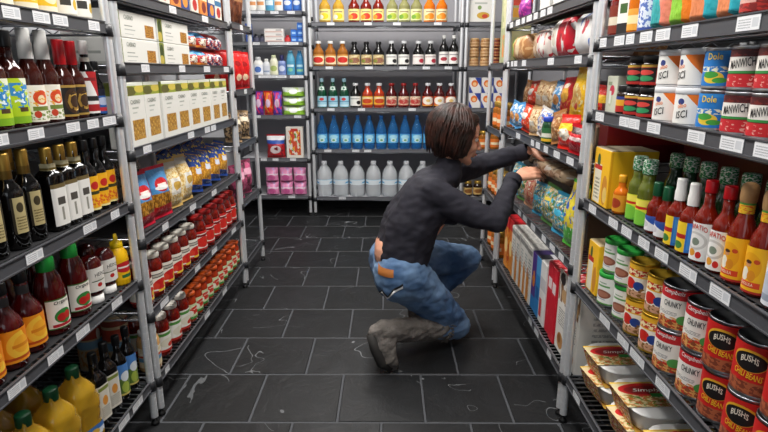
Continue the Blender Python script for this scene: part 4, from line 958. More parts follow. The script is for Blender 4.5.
for i, y in enumerate((2.72, 2.40, 2.08)):
    K(loaf, 'bread_loaf', .30, .13, .12, brd if i != 1 else wrp, 37 + i, mat('#e0d9c9', .4)).put((.905, y, z), 90, '%s loaf lying behind the front breads' % ('tawny', 'white-red', 'brownish')[i], 'bread', GA)
rowR(K(carton, 'brown_cardboard_carton', .55, .05, .18, art('#a38a63', bump=.1), art('#a38a63'), art('#8f7850'), flaps=False), [2.68], 1.02, z, 'brown cardboard carton standing behind the loaves', 'carton', GA, turn=0, jit=0)
GA = 'packs on the top shelf of the snack rack'
rowR(K(bag, 'purple_pack', .11, .12, .06, art('#8a2a86', [('n', 0, 0, 1, 1, 5, .55, '#c9409a')], .35), 41), [2.86], .69, ZR2[0] + SURF, 'purple pack on the top shelf at the far post', 'pack', GA)
rowR(K(carton, 'white_carton', .20, .16, .10, art('#d9d7d2'), art('#c9c7c2'), art('#d9d7d2')), [2.03, 2.26, 2.49], .76, ZR2[0] + SURF, 'plain carton on the top shelf of the snack rack', 'carton', GA, turn=0)

GA = 'snack bags on the middle shelf of the snack rack'
z = ZR2[2] + SURF
def snack(base, ops, sd, w=.12, h=.13, t=.05, rough=.3): return K(bag, 'snack_bag', w, h, t, art(base, ops, rough, bump=.5), sd, rag=.007)
BLW = snack('#4f93c9', [('n', 0, 0, 1, 1, 5, .54, '#dfe3e6'), E_(.5, .4, .25, .2, '#c98a4a')], 51)
BRN = snack('#a8703f', [('n', 0, 0, 1, 1, 7, .55, '#d9b88a'), Rr(0, .8, 1, 1, '#8a5a30')], 52)
ORR = snack('#d9431f', [('n', 0, 0, 1, 1, 5, .6, '#e8d9c9'), E_(.5, .6, .25, .15, '#efe9df'), Rr(0, 0, 1, .15, '#b32a14')], 53)
TAN = snack('#c09a6c', [('n', 0, 0, 1, 1, 9, .5, '#e2cba6'), ('n', 0, 0, 1, 1, 5, .62, '#8f6238'), Rr(.25, .3, .75, .5, '#e6dfd0')], 54)
WHB = snack('#d6d0c9', [('n', 0, 0, 1, 1, 6, .55, '#3f62a8'), ('n', 0, 0, 1, 1, 8, .6, '#b3814f')], 55)
DKP = snack('#4a3a4d', [('n', 0, 0, 1, 1, 6, .55, '#7d6a80'), ('n', 0, 0, 1, 1, 8, .6, '#2a2530')], 56)
RDB = snack('#b8161c', [E_(.5, .55, .3, .25, '#d9a13a'), E_(.5, .82, .2, .08, '#e9d9c0'), ('n', 0, 0, 1, .4, 7, .55, '#c9702a')], 57, w=.12, h=.16)
YEL = snack('#f2bf16', [E_(.45, .42, .3, .26, '#d9a85a'), ('n', .1, .1, .9, .7, 7, .56, '#e9d9a0'), Rr(.15, .80, .85, .92, '#f5d43a'), E_(.55, .2, .1, .08, '#c92a1f')], 58, w=.145, h=.20)
RYB = snack('#d9281c', [Rr(0, .55, 1, .8, '#f0bf2a'), E_(.5, .4, .3, .22, '#e9e1cf'), ('n', 0, 0, 1, .6, 6, .6, '#ef8a1e')], 59, w=.14, h=.13)
RDK = snack('#c01322', [Rr(0, .75, 1, 1, '#3a1012'), Rr(.15, .45, .85, .62, '#e2c9c6'), ('n', 0, 0, 1, .4, 6, .6, '#e0525a')], 60, w=.14, h=.105)
GJ = K(bottle, 'green_nut_jar', bprof(.028, .10, .075, .024, .09), mat('#1f4a2c', .15, coat=.4), capp(.026, .09, .108), mat('#1d3fa8', .35), [('label', .01, .065, .0287, 115, art('#2c6a3a', [Rr(0, .3, 1, .6, '#dfe0d0'), Rr(0, 0, 1, .2, '#e0b52a')]))])
low = [(BLW, 2.905, .135, 'blue and white snack bag', 8), (BLW, 2.775, .125, 'blue and white snack bag', -7), (ORR, 2.635, .13, 'orange-red snack bag', 5), (TAN, 2.485, .13, 'tan nut bag', -4), (WHB, 2.36, .125, 'white and blue nut bag', 9),
       (BRN, 2.135, .11, 'small brown nut bag', -12)]
nm = {}
for kd, y, h, ds, tl in low:
    nm[ds] = nm.get(ds, -1) + 1
    kd.put((.672, y, z), -84, '%s on the shelf edge, %s from the far end' % (ds, ORD[nm[ds]]), 'bag', GA, (-6, tl))
GJ.put((.668, 2.245, z), -75, 'green nut jar with blue cap among the snack bags', 'jar', GA)
RDK.put((.668, 1.885, z), -80, 'dark-topped red snack bag at the near shelf edge', 'bag', GA, (-4, 2))
RYB.put((.672, 2.02, z), -80, 'red and yellow snack bag beside the dark-topped red one', 'bag', GA, (-6, -3))
# display risers carry the back tier
ris = K(carton, 'display_carton', 1.10, .10, .105, art('#6a5a48', bump=.1), art('#6a5a48'), art('#5d4e3e'), flaps=False)
ris.put((.763, 2.40, z), -90, 'long brown display carton under the back tier of snack bags', 'carton', GA)
zt = z + .1055
up = [(BRN, 2.90, 'brown nut bag', 4, .735), (ORR, 2.785, 'orange-red snack bag', -4, .735), (TAN, 2.655, 'tan nut bag', 6, .735), (TAN, 2.525, 'tan nut bag', -5, .735), (BLW, 2.40, 'blue and white snack bag', 5, .74), (RDB, 2.275, 'red snack bag with golden oval', -3, .738), (YEL, 2.130, 'large bright yellow snack bag', 2, .735), (RYB, 1.97, 'red and yellow snack bag', 2, .745)]
nm = {}
for kd, y, ds, tl, x in up:
    nm[ds] = nm.get(ds, -1) + 1
    kd.put((x, y, zt), -84, '%s on the back tier, %s from the far end' % (ds, ORD[nm[ds]]), 'bag', GA, (-8, tl), 0.98 if ds.startswith(('large', 'red snack')) else 1.03)
for i, (kd, y) in enumerate(((DKP, 2.82), (BRN, 2.55), (DKP, 2.28), (DKP, 2.01))):
    kd.put((.90, y, z), -88, '%s snack bag standing behind the back tier, %s from the far end' % ('brown' if kd is BRN else 'dark purple', ORD[i]), 'bag', GA, (-4, 0), 1.9)

GA = 'blue and green snack bags on the lower middle shelf of the snack rack'
z = ZR2[3] + SURF
BGR = snack('#3a94b8', [('n', 0, 0, 1, 1, 7, .52, '#55803f'), ('n', 0, 0, 1, 1, 9, .53, '#d6c9a0'), ('n', 0, 0, 1, 1, 8, .6, '#8a6a3f'), E_(.5, .55, .26, .10, '#4ab0d0'), ('n', 0, .6, 1, .9, 12, .55, '#2a5a7d')], 61, w=.118, h=.14)
GRD = snack('#4f7a3f', [('n', 0, 0, 1, 1, 8, .5, '#b89a6a'), ('n', 0, 0, 1, 1, 9, .56, '#3b9ac0'), ('n', 0, 0, 1, 1, 10, .6, '#d9d0b0'), Rr(.25, .62, .75, .72, '#d6bf4a')], 62, w=.118, h=.14)
REDP = snack('#cf9a7a', [('n', 0, 0, 1, 1, 6, .52, '#c2352a'), ('n', 0, 0, 1, 1, 6, .6, '#e9e2d0')], 63, w=.11, h=.135)
YBG = snack('#d9c63a', [('n', 0, 0, 1, 1, 5, .56, '#3f62b8'), Rr(0, 0, 1, .3, '#4fae3a'), ('n', 0, 0, 1, .5, 6, .6, '#dfe6df')], 64, w=.12, h=.25, t=.07)
nm = {}
for kd, y, ds, tl in ((BGR, 2.84, 'blue snack bag with green patches', 4), (GRD, 2.685, 'green and gold snack bag', -4), (REDP, 2.545, 'pink and red snack bag', 3), (BGR, 2.40, 'blue snack bag with green patches', -4), (GRD, 2.24, 'green and gold snack bag', 4), (BGR, 2.08, 'blue snack bag with green patches', -3)):
    nm[ds] = nm.get(ds, -1) + 1
    kd.put((.690, y, z), -83, '%s on the lower middle shelf, %s from the far end' % (ds, ORD[nm[ds]]), 'bag', GA, (-7, tl * .6), 1.06 if y == 2.40 else 1.22)
YBG.put((.685, 1.925, z), -80, 'tall yellow, green and blue snack bag by the near post', 'bag', GA, (-5, 2))
ris2 = K(carton, 'display_carton', 1.0, .125, .185, art('#5d5244', bump=.1), art('#5d5244'), art('#4f4638'), flaps=False)
ris2.put((.806, 2.42, z), -90, 'long dark display carton behind the blue and green bags', 'carton', GA)
zt = z + .1855
CLB = K(loaf, 'clear_bread_bag', .50, .19, .066, art('#c4ab8c', [('n', 0, 0, 1, 1, 7, .52, '#a38467'), ('n', 0, 0, 1, 1, 5, .6, '#ddd6cb'), ('n', 0, 0, 1, 1, 12, .62, '#8a7763')], .22, bump=.6), 65, mat('#d9d3c6', .4))
CLB.put((.785, 2.36, zt + .001), 94, 'clear bag of flat bread lying on the blue bags under her hand', 'bag', 'breads on the snack rack')
CLB2 = K(loaf, 'dark_bread_bag', .26, .16, .06, art('#7a6450', [('n', 0, 0, 1, 1, 7, .52, '#4d3b2c'), ('n', 0, 0, 1, 1, 5, .62, '#b5aa9a')], .22, bump=.6), 66, mat('#d9d3c6', .4))
CLB2.put((.80, 2.78, zt + .001), 84, 'dark bread bag beyond the clear flat bread bag', 'bag', 'breads on the snack rack')

GA = 'cereal cartons on the bottom shelf of the snack rack'
z = ZR2[4] + SURF
def cereal(name, w, h, spine, faces, top, d=.24, **k):
    return K(carton, name, w, d, h, spine, faces, top, **k)
WT = art('#dad8d2', [('l', .1, .05, .9, .95, 5, '#a9a7a3')])
ora = art('#d98a2a', [('n', 0, .1, 1, .9, 4, .5, '#b8541e'), Rr(0, .8, 1, 1, '#c2201f'), E_(.5, .45, .35, .15, '#efcf8a')])
whs_ = art('#e3e0d8', [Rr(0, .0, .5, .5, '#d9922f'), ('n', 0, 0, .6, .6, 6, .5, '#b86a24'), Rr(0, .86, 1, .94, '#8f8d88'), ('l', .3, .45, .9, .8, 6, '#8f9a9a')])
side = art('#d8d5cd', [('n', .05, .1, .95, .6, 4, .52, '#d08a35'), Rr(.1, .7, .8, .85, '#b9b6b0')])
c1 = cereal('cereal_carton', .085, .285, ora, ora, mat('#c2141f', .4))
c2 = cereal('cereal_carton', .078, .275, whs_, side, WT)
c3 = cereal('cereal_carton', .070, .268, art('#5a2f8f', [Rr(0, 0, 1, .25, '#1f7fc4'), E_(.5, .55, .3, .14, '#e0852a'), ('n', 0, .2, 1, 1, 5, .6, '#2a3f9a')]), art('#5a2f8f', [('n', 0, 0, 1, 1, 4, .5, '#1f7fc4')]), art('#3a2a5e'))
c4 = cereal('cereal_carton', .070, .272, art('#2a86c9', [Rr(0, .7, 1, 1, '#4fa0d9'), Rr(.2, .3, .8, .5, '#1a62a5')]), art('#2a86c9', [E_(.5, .5, .3, .2, '#cfe0ec')]), art('#303038', [Rr(0, .3, 1, .6, '#c9c9cc')]))
c5 = cereal('cereal_carton', .085, .275, art('#e6e4e0', [Rr(.0, .55, 1, .75, '#c9c6c9'), Rr(.1, .1, .5, .4, '#d04a50')]), art('#e0dedb'), art('#d9d6d4', [Rr(0, .3, 1, .6, '#4a4a52')]))
c6 = cereal('cereal_carton', .068, .305, art('#c9142a', [('n', 0, 0, 1, 1, 5, .62, '#e0404a'), Rr(.2, .65, .8, .8, '#e9d6d6')]), art('#c9142a', [E_(.5, .5, .35, .25, '#8f0c1c')]), art('#b3131f', [('n', 0, 0, 1, 1, 7, .55, '#e08a8a')]))
c7 = cereal('cereal_carton', .115, .325, art('#e4e1da', [('n', .05, .62, .95, .98, 4, .48, '#7d5a35'), E_(.35, .9, .25, .07, '#2f2a26'), E_(.6, .72, .28, .08, '#b99468'), ('l', .2, .34, .8, .56, 7, '#8f8d88'), E_(.5, .15, .28, .10, '#b5834a'), E_(.42, .17, .14, .06, '#8a5426')]), art('#e0ddd6', [('l', .2, .2, .8, .8, 9, '#a9a7a3')]), art('#c4242f', [('n', 0, 0, 1, 1, 6, .55, '#e0c9c6')]))
seq = [(c1, 2.85, 'orange cereal carton with red top, outermost from the far post'), (c1, 2.762, 'orange cereal carton with red top beside the white cartons'), (c2, 2.677, None), (c2, 2.597, None), (c2, 2.517, None), (c2, 2.437, None), (c2, 2.357, None),
       (c3, 2.2825, 'purple cereal carton with orange dot'), (c4, 2.211, 'bright blue cereal carton beside the purple one'), (c5, 2.1325, 'white cereal carton between the blue and red ones'), (c6, 2.0525, 'red cereal carton beside the white spine'), (c6, 1.9815, 'red cereal carton behind the big pale one'), (c7, 1.888, 'pale cereal carton with brown food picture'), ]
k = 0
for kd, y, lab in seq:
    if lab is None: lab = 'white and orange cereal carton, %s from the red-topped carton' % ORD[k]; k += 1
    kd.put((.662 + .12 + random.uniform(-.004, .004), y, z), -90 + random.uniform(-1, 1), lab, 'carton', GA)
c7.put((.786, 1.769, z), -90, 'pale cereal carton with brown food picture, touching the near post', 'carton', GA)

# ================================================================== narrow rack at the far right
GA = 'goods on the narrow rack at the far right'
rowR(K(carton, 'tall_green_carton', .30, .12, .40, art('#a8ab80', [Rr(.2, .5, .8, .9, '#c9c69a'), Rr(.3, .1, .5, .4, '#d9813a'), ('n', 0, 0, 1, 1, 5, .6, '#8f9a62')]), art('#b3ad80', [Rr(0, .75, 1, .9, '#d94a35'), Rr(0, .6, 1, .72, '#e0a03a')]), art('#a8ab80')), [3.225], .725, ZR3[0] + SURF, 'tall pale green carton on the narrow far rack', 'carton', GA, turn=0)
amb = K(bottle, 'amber_jar', bprof(.042, .15, .11, .034, .13), G_AMB, capp(.037, .128, .158), GOLD, [('label', .02, .09, .0427, 115, art('#d9722a', [Rr(.2, .3, .8, .6, '#e9d6b0')]))])
rowR(amb, [3.07, 3.17, 3.27, 3.37], .688, ZR3[2] + SURF, 'amber jar with gold lid on the narrow far rack', 'jar', GA, tail='from the near post')
rowR(amb, [3.09, 3.20, 3.32], .688, ZR3[1] + SURF, 'amber jar on the shelf under the tall green carton', 'jar', GA, tail='from the near post')
rowR(amb, [3.08, 3.19, 3.31], .688, ZR3[3] + SURF, 'amber jar on the lowest shelf of the narrow far rack', 'jar', GA, tail='from the near post')

# ================================================================== wide rack at the back: drinks
def juice(name, r, h, glass, capm, lm, hs=.56, nk=.42, l0=.10, l1=.48, **k):
    return K(bottle, name, bprof(r, h * .94, h * hs, r * nk, h * .82), glass, capp(r * nk * 1.2, h * .90, h, .92), capm, [('label', h * l0, h * l1, r * 1.02, 115, lm)], **k)
YB = 4.668
GA = 'juice bottles on the top shelf of the drinks rack'
z = ZB1[0] + SURF
def jl(bg, fr, leaf): return art(bg, [E_(.52, .36, .18, .28, fr), E_(.36, .30, .12, .2, leaf), Rr(.3, .70, .7, .80, '#8f7a5a')])
jy = juice('juice_bottle', .046, .225, G_YEL, WHITE, jl('#f0dd8a', '#f2c01a', '#e9ecd6'))
jr = juice('juice_bottle', .046, .225, G_RED, WHITE, jl('#f0d98a', '#d9381c', '#e0902a'))
jg = juice('juice_bottle', .046, .225, G_CLRG, WHITE, jl('#dfe0a8', '#a9b83a', '#6f9a35'))
jo = juice('juice_bottle', .046, .225, G_ORNG, WHITE, jl('#f0d9a8', '#ee8a1a', '#c9a03a'))
rowB(jy, [-.503, -.392], YB, z, 'yellow juice bottle on the top shelf', 'bottle', GA)
rowB(jr, [-.266, -.168, -.068], YB, z, 'red juice bottle with cream label on the top shelf', 'bottle', GA)
rowB(jg, [.044, .143, .241], YB, z, 'pale green juice bottle on the top shelf', 'bottle', GA)
rowB(jo, [.347, .446], YB, z, 'orange juice bottle on the top shelf', 'bottle', GA)
GA = 'juice bottles on the second shelf of the drinks rack'
z = ZB1[1] + SURF
ja = juice('cider_bottle', .0455, .205, G_AMB, WHITE, art('#ecd9b0', [E_(.5, .45, .26, .3, '#c9281f'), Rr(0, .85, 1, 1, '#c98a3a')]))
jd = juice('dark_juice_bottle', .0455, .200, G_BLACK, BLACKCAP, art('#d6c79a', [E_(.5, .4, .3, .28, '#8a5a4a'), E_(.35, .35, .12, .16, '#7d8a3a'), ('n', 0, 0, 1, 1, 8, .58, '#b0884a')]))
jw = juice('dark_juice_bottle', .0455, .205, G_BLACK, WHITE_D, art('#e3e2dc', [E_(.66, .34, .12, .2, '#1c1a1d'), Rr(.2, .7, .7, .8, '#9a9a98')]))
jv = juice('dark_juice_bottle', .0455, .205, G_BLACK, WHITE_D, art('#e6dfd9', [E_(.66, .36, .14, .22, '#b3233a'), Rr(.2, .72, .8, .8, '#a08a8a')]))
jt = juice('tall_dark_juice_bottle', .039, .250, G_BLACK, WHITE, art('#e6e2de', [E_(.5, .4, .18, .16, '#a52a3a'), Rr(.2, .72, .8, .8, '#8a8a8a')]), hs=.58, nk=.34)
rowB(ja, [-.565, -.465, -.365], YB, z, 'amber cider bottle with red apple label', 'bottle', GA)
rowB(jd, [-.267, -.167, -.067], YB, z, 'dark juice bottle with tan fruit label', 'bottle', GA)
rowB(jw, [.040, .142], YB, z, 'dark juice bottle with white label and black berry', 'bottle', GA)
rowB(jv, [.262, .362], YB, z, 'dark juice bottle with white label and red berry', 'bottle', GA)
rowB(jt, [.472, .553], YB, z, 'taller dark juice bottle with white cap', 'bottle', GA)
GA = 'bottles on the middle shelf of the drinks rack'
z = ZB1[2] + SURF
gw = K(bottle, 'sparkling_water_bottle', bprof(.040, .235, .125, .014, .205), G_GREEN, capp(.0165, .215, .245), mat('#8fb5c2', .4), [('label', .012, .100, .0407, 115, art('#9cc9da', [Rr(0, .45, 1, .55, '#5f9ab8'), E_(.5, .72, .12, .14, '#c93a3a'), Rr(.2, .12, .8, .2, '#dfeaf0')])), ('shoulder_label', .150, .178, (.034, .026), 45, art('#cfe0d6', [E_(.5, .5, .2, .35, '#3a6a55')]))])
jr2 = juice('red_juice_bottle', .0455, .205, G_ROSE, WHITE_D, art('#e8b83a', [E_(.5, .5, .25, .25, '#c2431c'), Rr(.1, .75, .9, .9, '#e9d9b0'), Rr(0, 0, 1, .15, '#b3341a')]))
jr3 = juice('red_juice_bottle', .0455, .205, G_DRED, mat('#8a1a1a', .3), art('#e0cdb0', [E_(.5, .45, .28, .26, '#b53a35'), ('n', 0, 0, 1, 1, 7, .55, '#c98a7a'), Rr(0, 0, 1, .12, '#8f2a20')]))
jr4 = juice('red_juice_bottle', .0455, .205, G_DRED, WHITE_D, art('#c9562a', [E_(.5, .55, .3, .42, '#ece6da'), E_(.5, .55, .1, .16, '#d9b36a'), Rr(0, 0, 1, .1, '#e09a3a')]))
rowB(gw, [-.545, -.452, -.357], YB, z, 'green sparkling water bottle with pale blue label', 'bottle', GA)
rowB(jw, [-.262], YB, z, 'dark juice bottle beside the green water bottles', 'bottle', GA)
rowB(jr2, [-.161, -.063], YB, z, 'red juice bottle with yellow label', 'bottle', GA)
rowB(jr3, [.041, .143, .242], YB, z, 'deep red juice bottle with blurred cream label', 'bottle', GA)
rowB(jr4, [.346, .444, .542], YB, z, 'deep red juice bottle with round white label', 'bottle', GA)
GA = 'blue water bottles on the drinks rack'
z = ZB1[3] + SURF
bw = K(bottle, 'blue_water_bottle', [(0, .002), (.043, 0), (.047, .008), (.045, .03), (.047, .05), (.047, .145), (.043, .172), (.030, .212), (.019, .24), (.0150, .252), (.0150, .27), (0, .27)], G_BLUE, capp(.0165, .255, .285), mat('#1f5fa5', .3), [('label', .055, .135, .0477, 70, art('#63b4e2', [E_(.5, .62, .34, .22, '#a8dcf0'), E_(.5, .30, .22, .2, '#c9e4ea'), E_(.5, .3, .1, .1, '#5f9a5a'), Rr(0, .92, 1, 1, '#2a6fb9')]))])
rowB(bw, [-.553 + .1015 * i for i in range(11)], YB + .004, z, 'bright blue water bottle', 'bottle', GA)
GA = 'clear water jugs on the drinks rack'
z = ZB1[4] + SURF
wj = K(bottle, 'water_jug', [(0, .003), (.060, 0), (.067, .010), (.065, .04), (.067, .05), (.065, .065), (.067, .08), (.067, .175), (.064, .20), (.050, .235), (.030, .262), (.021, .27), (.021, .285), (0, .285)], G_WATER, capp(.0235, .275, .305), mat('#e6e9ee', .3), [('label', .105, .150, .0678, 115, art('#e3edf3', [Rr(0, .25, 1, .55, '#5fb0d9'), E_(.5, .5, .2, .35, '#dfe9ef'), Rr(0, .9, 1, 1, '#8fc4de')]))], n=24)
rowB(wj, [-.545 + .1435 * i for i in range(8)], YB + .02, z, 'large clear water jug with pale blue band', 'jug', GA)

# ================================================================== corner rack at the back: toiletries
YC = 4.66
GA = 'toiletries on the corner rack'
def tube_b(name, r, h, m, capm, ops=(), base='#e6e6e6', hc=.16, sy=.7): return K(bottle, name, [(0, 0), (r * .9, 0), (r, .006), (r, h * .6), (r * .9, h * .72), (r * .55, h * (1 - hc)), (0, h * (1 - hc))], m, capp(r * .5, h * (1 - hc), h), capm, [('label', h * .12, h * .58, r * 1.02, 80, art(base, list(ops)))], sy=sy)
B1 = tube_b('shampoo_bottle', .038, .20, mat('#5fb0c9', .3), WHITE, [Rr(.2, .3, .8, .7, '#d9ecf2')], '#4f9ac2')
B2 = tube_b('lotion_bottle', .036, .20, WHITE, WHITE_D, [Rr(.2, .3, .8, .6, '#d9945a')], '#e6e3dc')
B3 = tube_b('shampoo_bottle', .036, .20, mat('#2f5fb5', .3), mat('#1f3f8a', .3), [E_(.5, .5, .3, .2, '#dfe6f0')], '#3a72c4')
z = ZB0[0] + SURF
for i, (kd, x, d) in enumerate(((B2, -1.085, 'white lotion bottle'), (B2, -1.015, 'white lotion bottle beside the teal shampoo'), (B1, -.943, 'teal shampoo bottle'), (B2, -.875, 'white lotion bottle between teal and blue shampoos'), (B3, -.80, 'blue shampoo bottle'), (B3, -.725, 'blue shampoo bottle at the corner post'))):
    rowB(kd, [x], YC, z, d + ', top of the corner rack', 'bottle', GA)
z = ZB0[1] + SURF
pill = K(carton, 'medicine_carton', .155, .06, .036, art('#e3dfdb', [Rr(.05, .2, .95, .5, '#cdb0a8'), Rr(.6, .55, .9, .85, '#a8a5a5')]), art('#dcd9d6'), art('#e3e0dc'), flaps=False)
for k_ in range(3): pill.put((-.918, YC, z + .0365 * k_), 0, 'flat white medicine carton, %s of its stack' % ('lowest', 'middle', 'topmost')[k_], 'carton', GA)
bb = K(carton, 'blue_medicine_carton', .050, .05, .052, art('#2f6fc9', [Rr(.2, .3, .8, .6, '#9cc4ec'), Rr(0, .85, 1, 1, '#1f4f9a')]), art('#2a64b8'), art('#3a7ad4'), flaps=False)
for c_, n_ in enumerate((2, 3)):
    for k_ in range(n_ ): bb.put((-.757 + .053 * c_, YC, z + .0525 * k_), 0, 'small blue medicine carton, %s in the %s pile' % (ORD[k_] + ' from the shelf', ('shorter', 'taller')[c_]), 'carton', GA)
rowB(tube_b('dark_bottle', .024, .07, mat('#2a2a36', .3), BLACKCAP, (), '#4a4a5e'), [-1.07, -1.02], YC, z, 'short dark bottle by the medicine cartons', 'bottle', GA)
rowB(tube_b('red_jar', .026, .06, mat('#a8202c', .3), REDCAP, (), '#c93a3a'), [-.812], YC, z, 'small red jar between white and blue medicine cartons', 'jar', GA)
rowB(K(carton, 'tall_blue_carton', .05, .05, .15, art('#2a4f9a'), art('#2a4f9a'), art('#2a4f9a'), flaps=False), [-1.125], YC, z, 'tall dark blue carton at the corner rack post', 'carton', GA)
z = ZB0[2] + SURF
rowB(tube_b('lotion_bottle', .042, .15, WHITE, WHITE_D, [E_(.5, .45, .25, .35, '#4a6fb5')], '#dfe3ea'), [-1.066], YC, z, 'white lotion bottle with blue emblem', 'bottle', GA)
rowB(tube_b('lotion_bottle', .032, .135, mat('#d6d8dc', .35), WHITE, [Rr(.2, .2, .8, .4, '#8a9ab5')], '#c9cdd6'), [-.998], YC, z, 'grey-white lotion bottle beside the cream tube', 'bottle', GA)
rowB(tube_b('cream_tube', .036, .165, mat('#e3e2c9', .35), mat('#d9e0b5', .35), [E_(.5, .5, .3, .3, '#a8b86a')], '#e0dfc2', hc=.12), [-.935], YC, z, 'cream tube with green oval', 'tube', GA)
rowB(tube_b('mouthwash_bottle', .032, .165, mat('#8a9ac9', .3), mat('#2a2a5e', .3), [E_(.5, .5, .3, .3, '#c9d0e6')], '#6a7fb8', hc=.28), [-.868], YC, z, 'lilac bottle with dark cap', 'bottle', GA)
rowB(tube_b('shampoo_bottle', .036, .20, mat('#5aa5c2', .3), mat('#4f93b0', .3), [Rr(.2, .5, .8, .7, '#cfe3ea'), E_(.5, .25, .2, .15, '#7dbf9a')], '#4a96b8', hc=.1), [-.796], YC, z, 'tall teal shampoo bottle', 'bottle', GA)
rowB(tube_b('shampoo_bottle', .033, .20, mat('#3a86b5', .3), mat('#2f6f9a', .3), [Rr(.2, .5, .8, .7, '#b0d6e3'), Rr(.2, .1, .8, .3, '#8fc9a0')], '#3f8cbd', hc=.1), [-.720], YC, z, 'tall blue-green shampoo bottle at the corner post', 'bottle', GA)
z = ZB0[3] + SURF
for i, (x, a, b, d) in enumerate(((-1.078, '#6a2f8f', '#d9356a', 'purple and pink'), (-.9995, '#c9201f', '#e0822a', 'red and orange'), (-.921, '#5a3fb0', '#d9407a', 'violet and pink'))):
    K(bag, 'napkin_pack', .074, .20, .07, art(a, [('n', 0, 0, 1, 1, 3, .5, b), E_(.5, .5, .28, .2, '#d6b8d0')], .35, bump=.3), 70 + i, gusset=.6).put((x, YC, z), 0, '%s sanitary pack on the corner rack' % d, 'pack', GA)
wp = K(bag, 'wipes_pack', .19, .074, .11, art('#dfe6dc', [Rr(0, .0, 1, .5, '#8fc23a'), ('n', 0, 0, 1, 1, 5, .6, '#c9e08a'), E_(.5, .55, .2, .3, '#eef2ea')], .35, bump=.3), 75, seal=False, gusset=.85, rag=.003)
for k_ in range(3): wp.put((-.785, YC + .01, z + .003 + .0765 * k_), 2 * k_, 'white and green wipes pack, %s of its stack' % ('lowest', 'middle', 'topmost')[k_], 'pack', GA)
z = ZB0[4] + SURF
K(bag, 'cereal_bag', .16, .20, .09, art('#b8232a', [Rr(0, .62, 1, .8, '#2a4fa5'), Rr(0, .8, 1, 1, '#e3e3e6'), E_(.5, .35, .3, .2, '#d9c9c9'), ('n', 0, 0, 1, .6, 4, .56, '#7d1a24')], .35, bump=.3), 78, gusset=.7).put((-.952, YC, z), 0, 'red bag with blue band and white top', 'bag', GA)
K(carton, 'fruit_snack_carton', .145, .07, .265, art('#dfd9cf', [('n', .15, .1, .85, .9, 4, .45, '#c9452a'), ('n', .15, .1, .85, .9, 5, .58, '#e0a83a'), ('n', .15, .1, .85, .9, 6, .62, '#5f9a45'), Rr(.3, .86, .7, .95, '#c2352a')]), art('#d9d3c9'), art('#dfd9cf')).put((-.785, YC, z), 0, 'white carton with colourful fruit picture', 'carton', GA)
z = ZB0[5] + SURF
pk = K(bag, 'pink_pack', .115, .118, .09, art('#e08ab5', [Rr(0, .45, 1, .58, '#ecd0e0'), E_(.5, .3, .3, .2, '#d0609a'), ('n', 0, .6, 1, 1, 5, .58, '#c9a0d0')], .35, bump=.3), 79, seal=False, gusset=.85, rag=.003)
for k_ in range(2):
    for i, x in enumerate((-1.0, -.877, -.757)): pk.put((x, YC, z + .003 + .1195 * k_), 0, 'pink pack, %s layer, %s from the left' % (('lower', 'upper')[k_], ORD[i]), 'pack', 'pink packs at the bottom of the corner rack')

# ================================================================== rack at the back right
GA = 'jars and cartons on the back rack behind her head'
z = ZB1[0] + SURF
K(carton, 'white_picture_carton', .20, .08, .26, art('#e3e1da', [E_(.55, .22, .25, .10, '#c9a03a'), E_(.62, .2, .12, .06, '#c2402a'), Rr(.2, .55, .7, .6, '#b5b8b0'), E_(.4, .45, .08, .06, '#7d9a55')]), art('#d9d7d0'), art('#e3e1da')).put((.765, YC, z), 0, 'white carton with food picture on the back rack', 'carton', GA)
z = ZB1[1] + SURF
nj = K(bottle, 'peanut_jar', bprof(.040, .072, .055, .034, .064), mat('#b58a5a', .3, mottle='#8f6238', mscale=60), capp(.036, .060, .075), mat('#c4a070', .4), [('label', .012, .045, .0407, 115, art('#c9a57a', [Rr(.2, .3, .8, .7, '#a67a4a')]))])
rj = K(bottle, 'red_bean_jar', bprof(.040, .072, .055, .034, .064), mat('#7a2a1c', .3, mottle='#5a1a12', mscale=60), capp(.036, .060, .075), mat('#a8784a', .4), [('label', .012, .045, .0407, 115, art('#a8703f', [Rr(.2, .3, .8, .7, '#7d2a1c')]))])
for k_ in range(3):
    for i, (kd, x, d) in enumerate(((nj, .722, 'tan peanut jar, left pile'), (nj, .810, 'tan peanut jar, middle pile'), (rj, .898, 'red-brown bean jar, right pile'))):
        kd.put((x, YC, z + .0755 * k_), 0, '%s, %s of three' % (d, ('lowest', 'middle', 'topmost')[k_]), 'jar', GA)
z = ZB1[2] + SURF
ob = K(carton, 'blue_orange_carton', .098, .08, .125, art('#e3e0dd', [('h', .7, .6, .92, '#2a3f8f'), E_(.45, .62, .28, .22, '#dd6f22'), E_(.45, .58, .15, .12, '#efc08a'), ('h', -.8, -.5, -.28, '#2a3f8f')]), art('#d9d7d6'), art('#e3e0dd'), flaps=False)
for k_ in range(2):
    for i, x in enumerate((.735, .838, .941)): ob.put((x, YC, z + .1255 * k_), 0, 'white carton with orange circle and blue corner, %s layer, %s from the left' % (('lower', 'upper')[k_], ORD[i]), 'carton', GA)
z = ZB1[3] + SURF
rowB(amb, [.73, .83, .93], YC, z, 'amber jar on the back rack beyond her arms', 'jar', GA)
z = ZB1[4] + SURF
dk = K(bottle, 'brown_sauce_jar', bprof(.038, .13, .095, .028, .115), mat('#2a1a12', .15, coat=.4), capp(.031, .112, .135), GOLD, [('label', .02, .08, .0387, 115, art('#c9a96a', [E_(.5, .5, .25, .3, '#8a5a2a')]))])
rowB(dk, [.715, .80, .885], YC, z, 'dark brown jar with gold lid on the back rack', 'jar', GA)
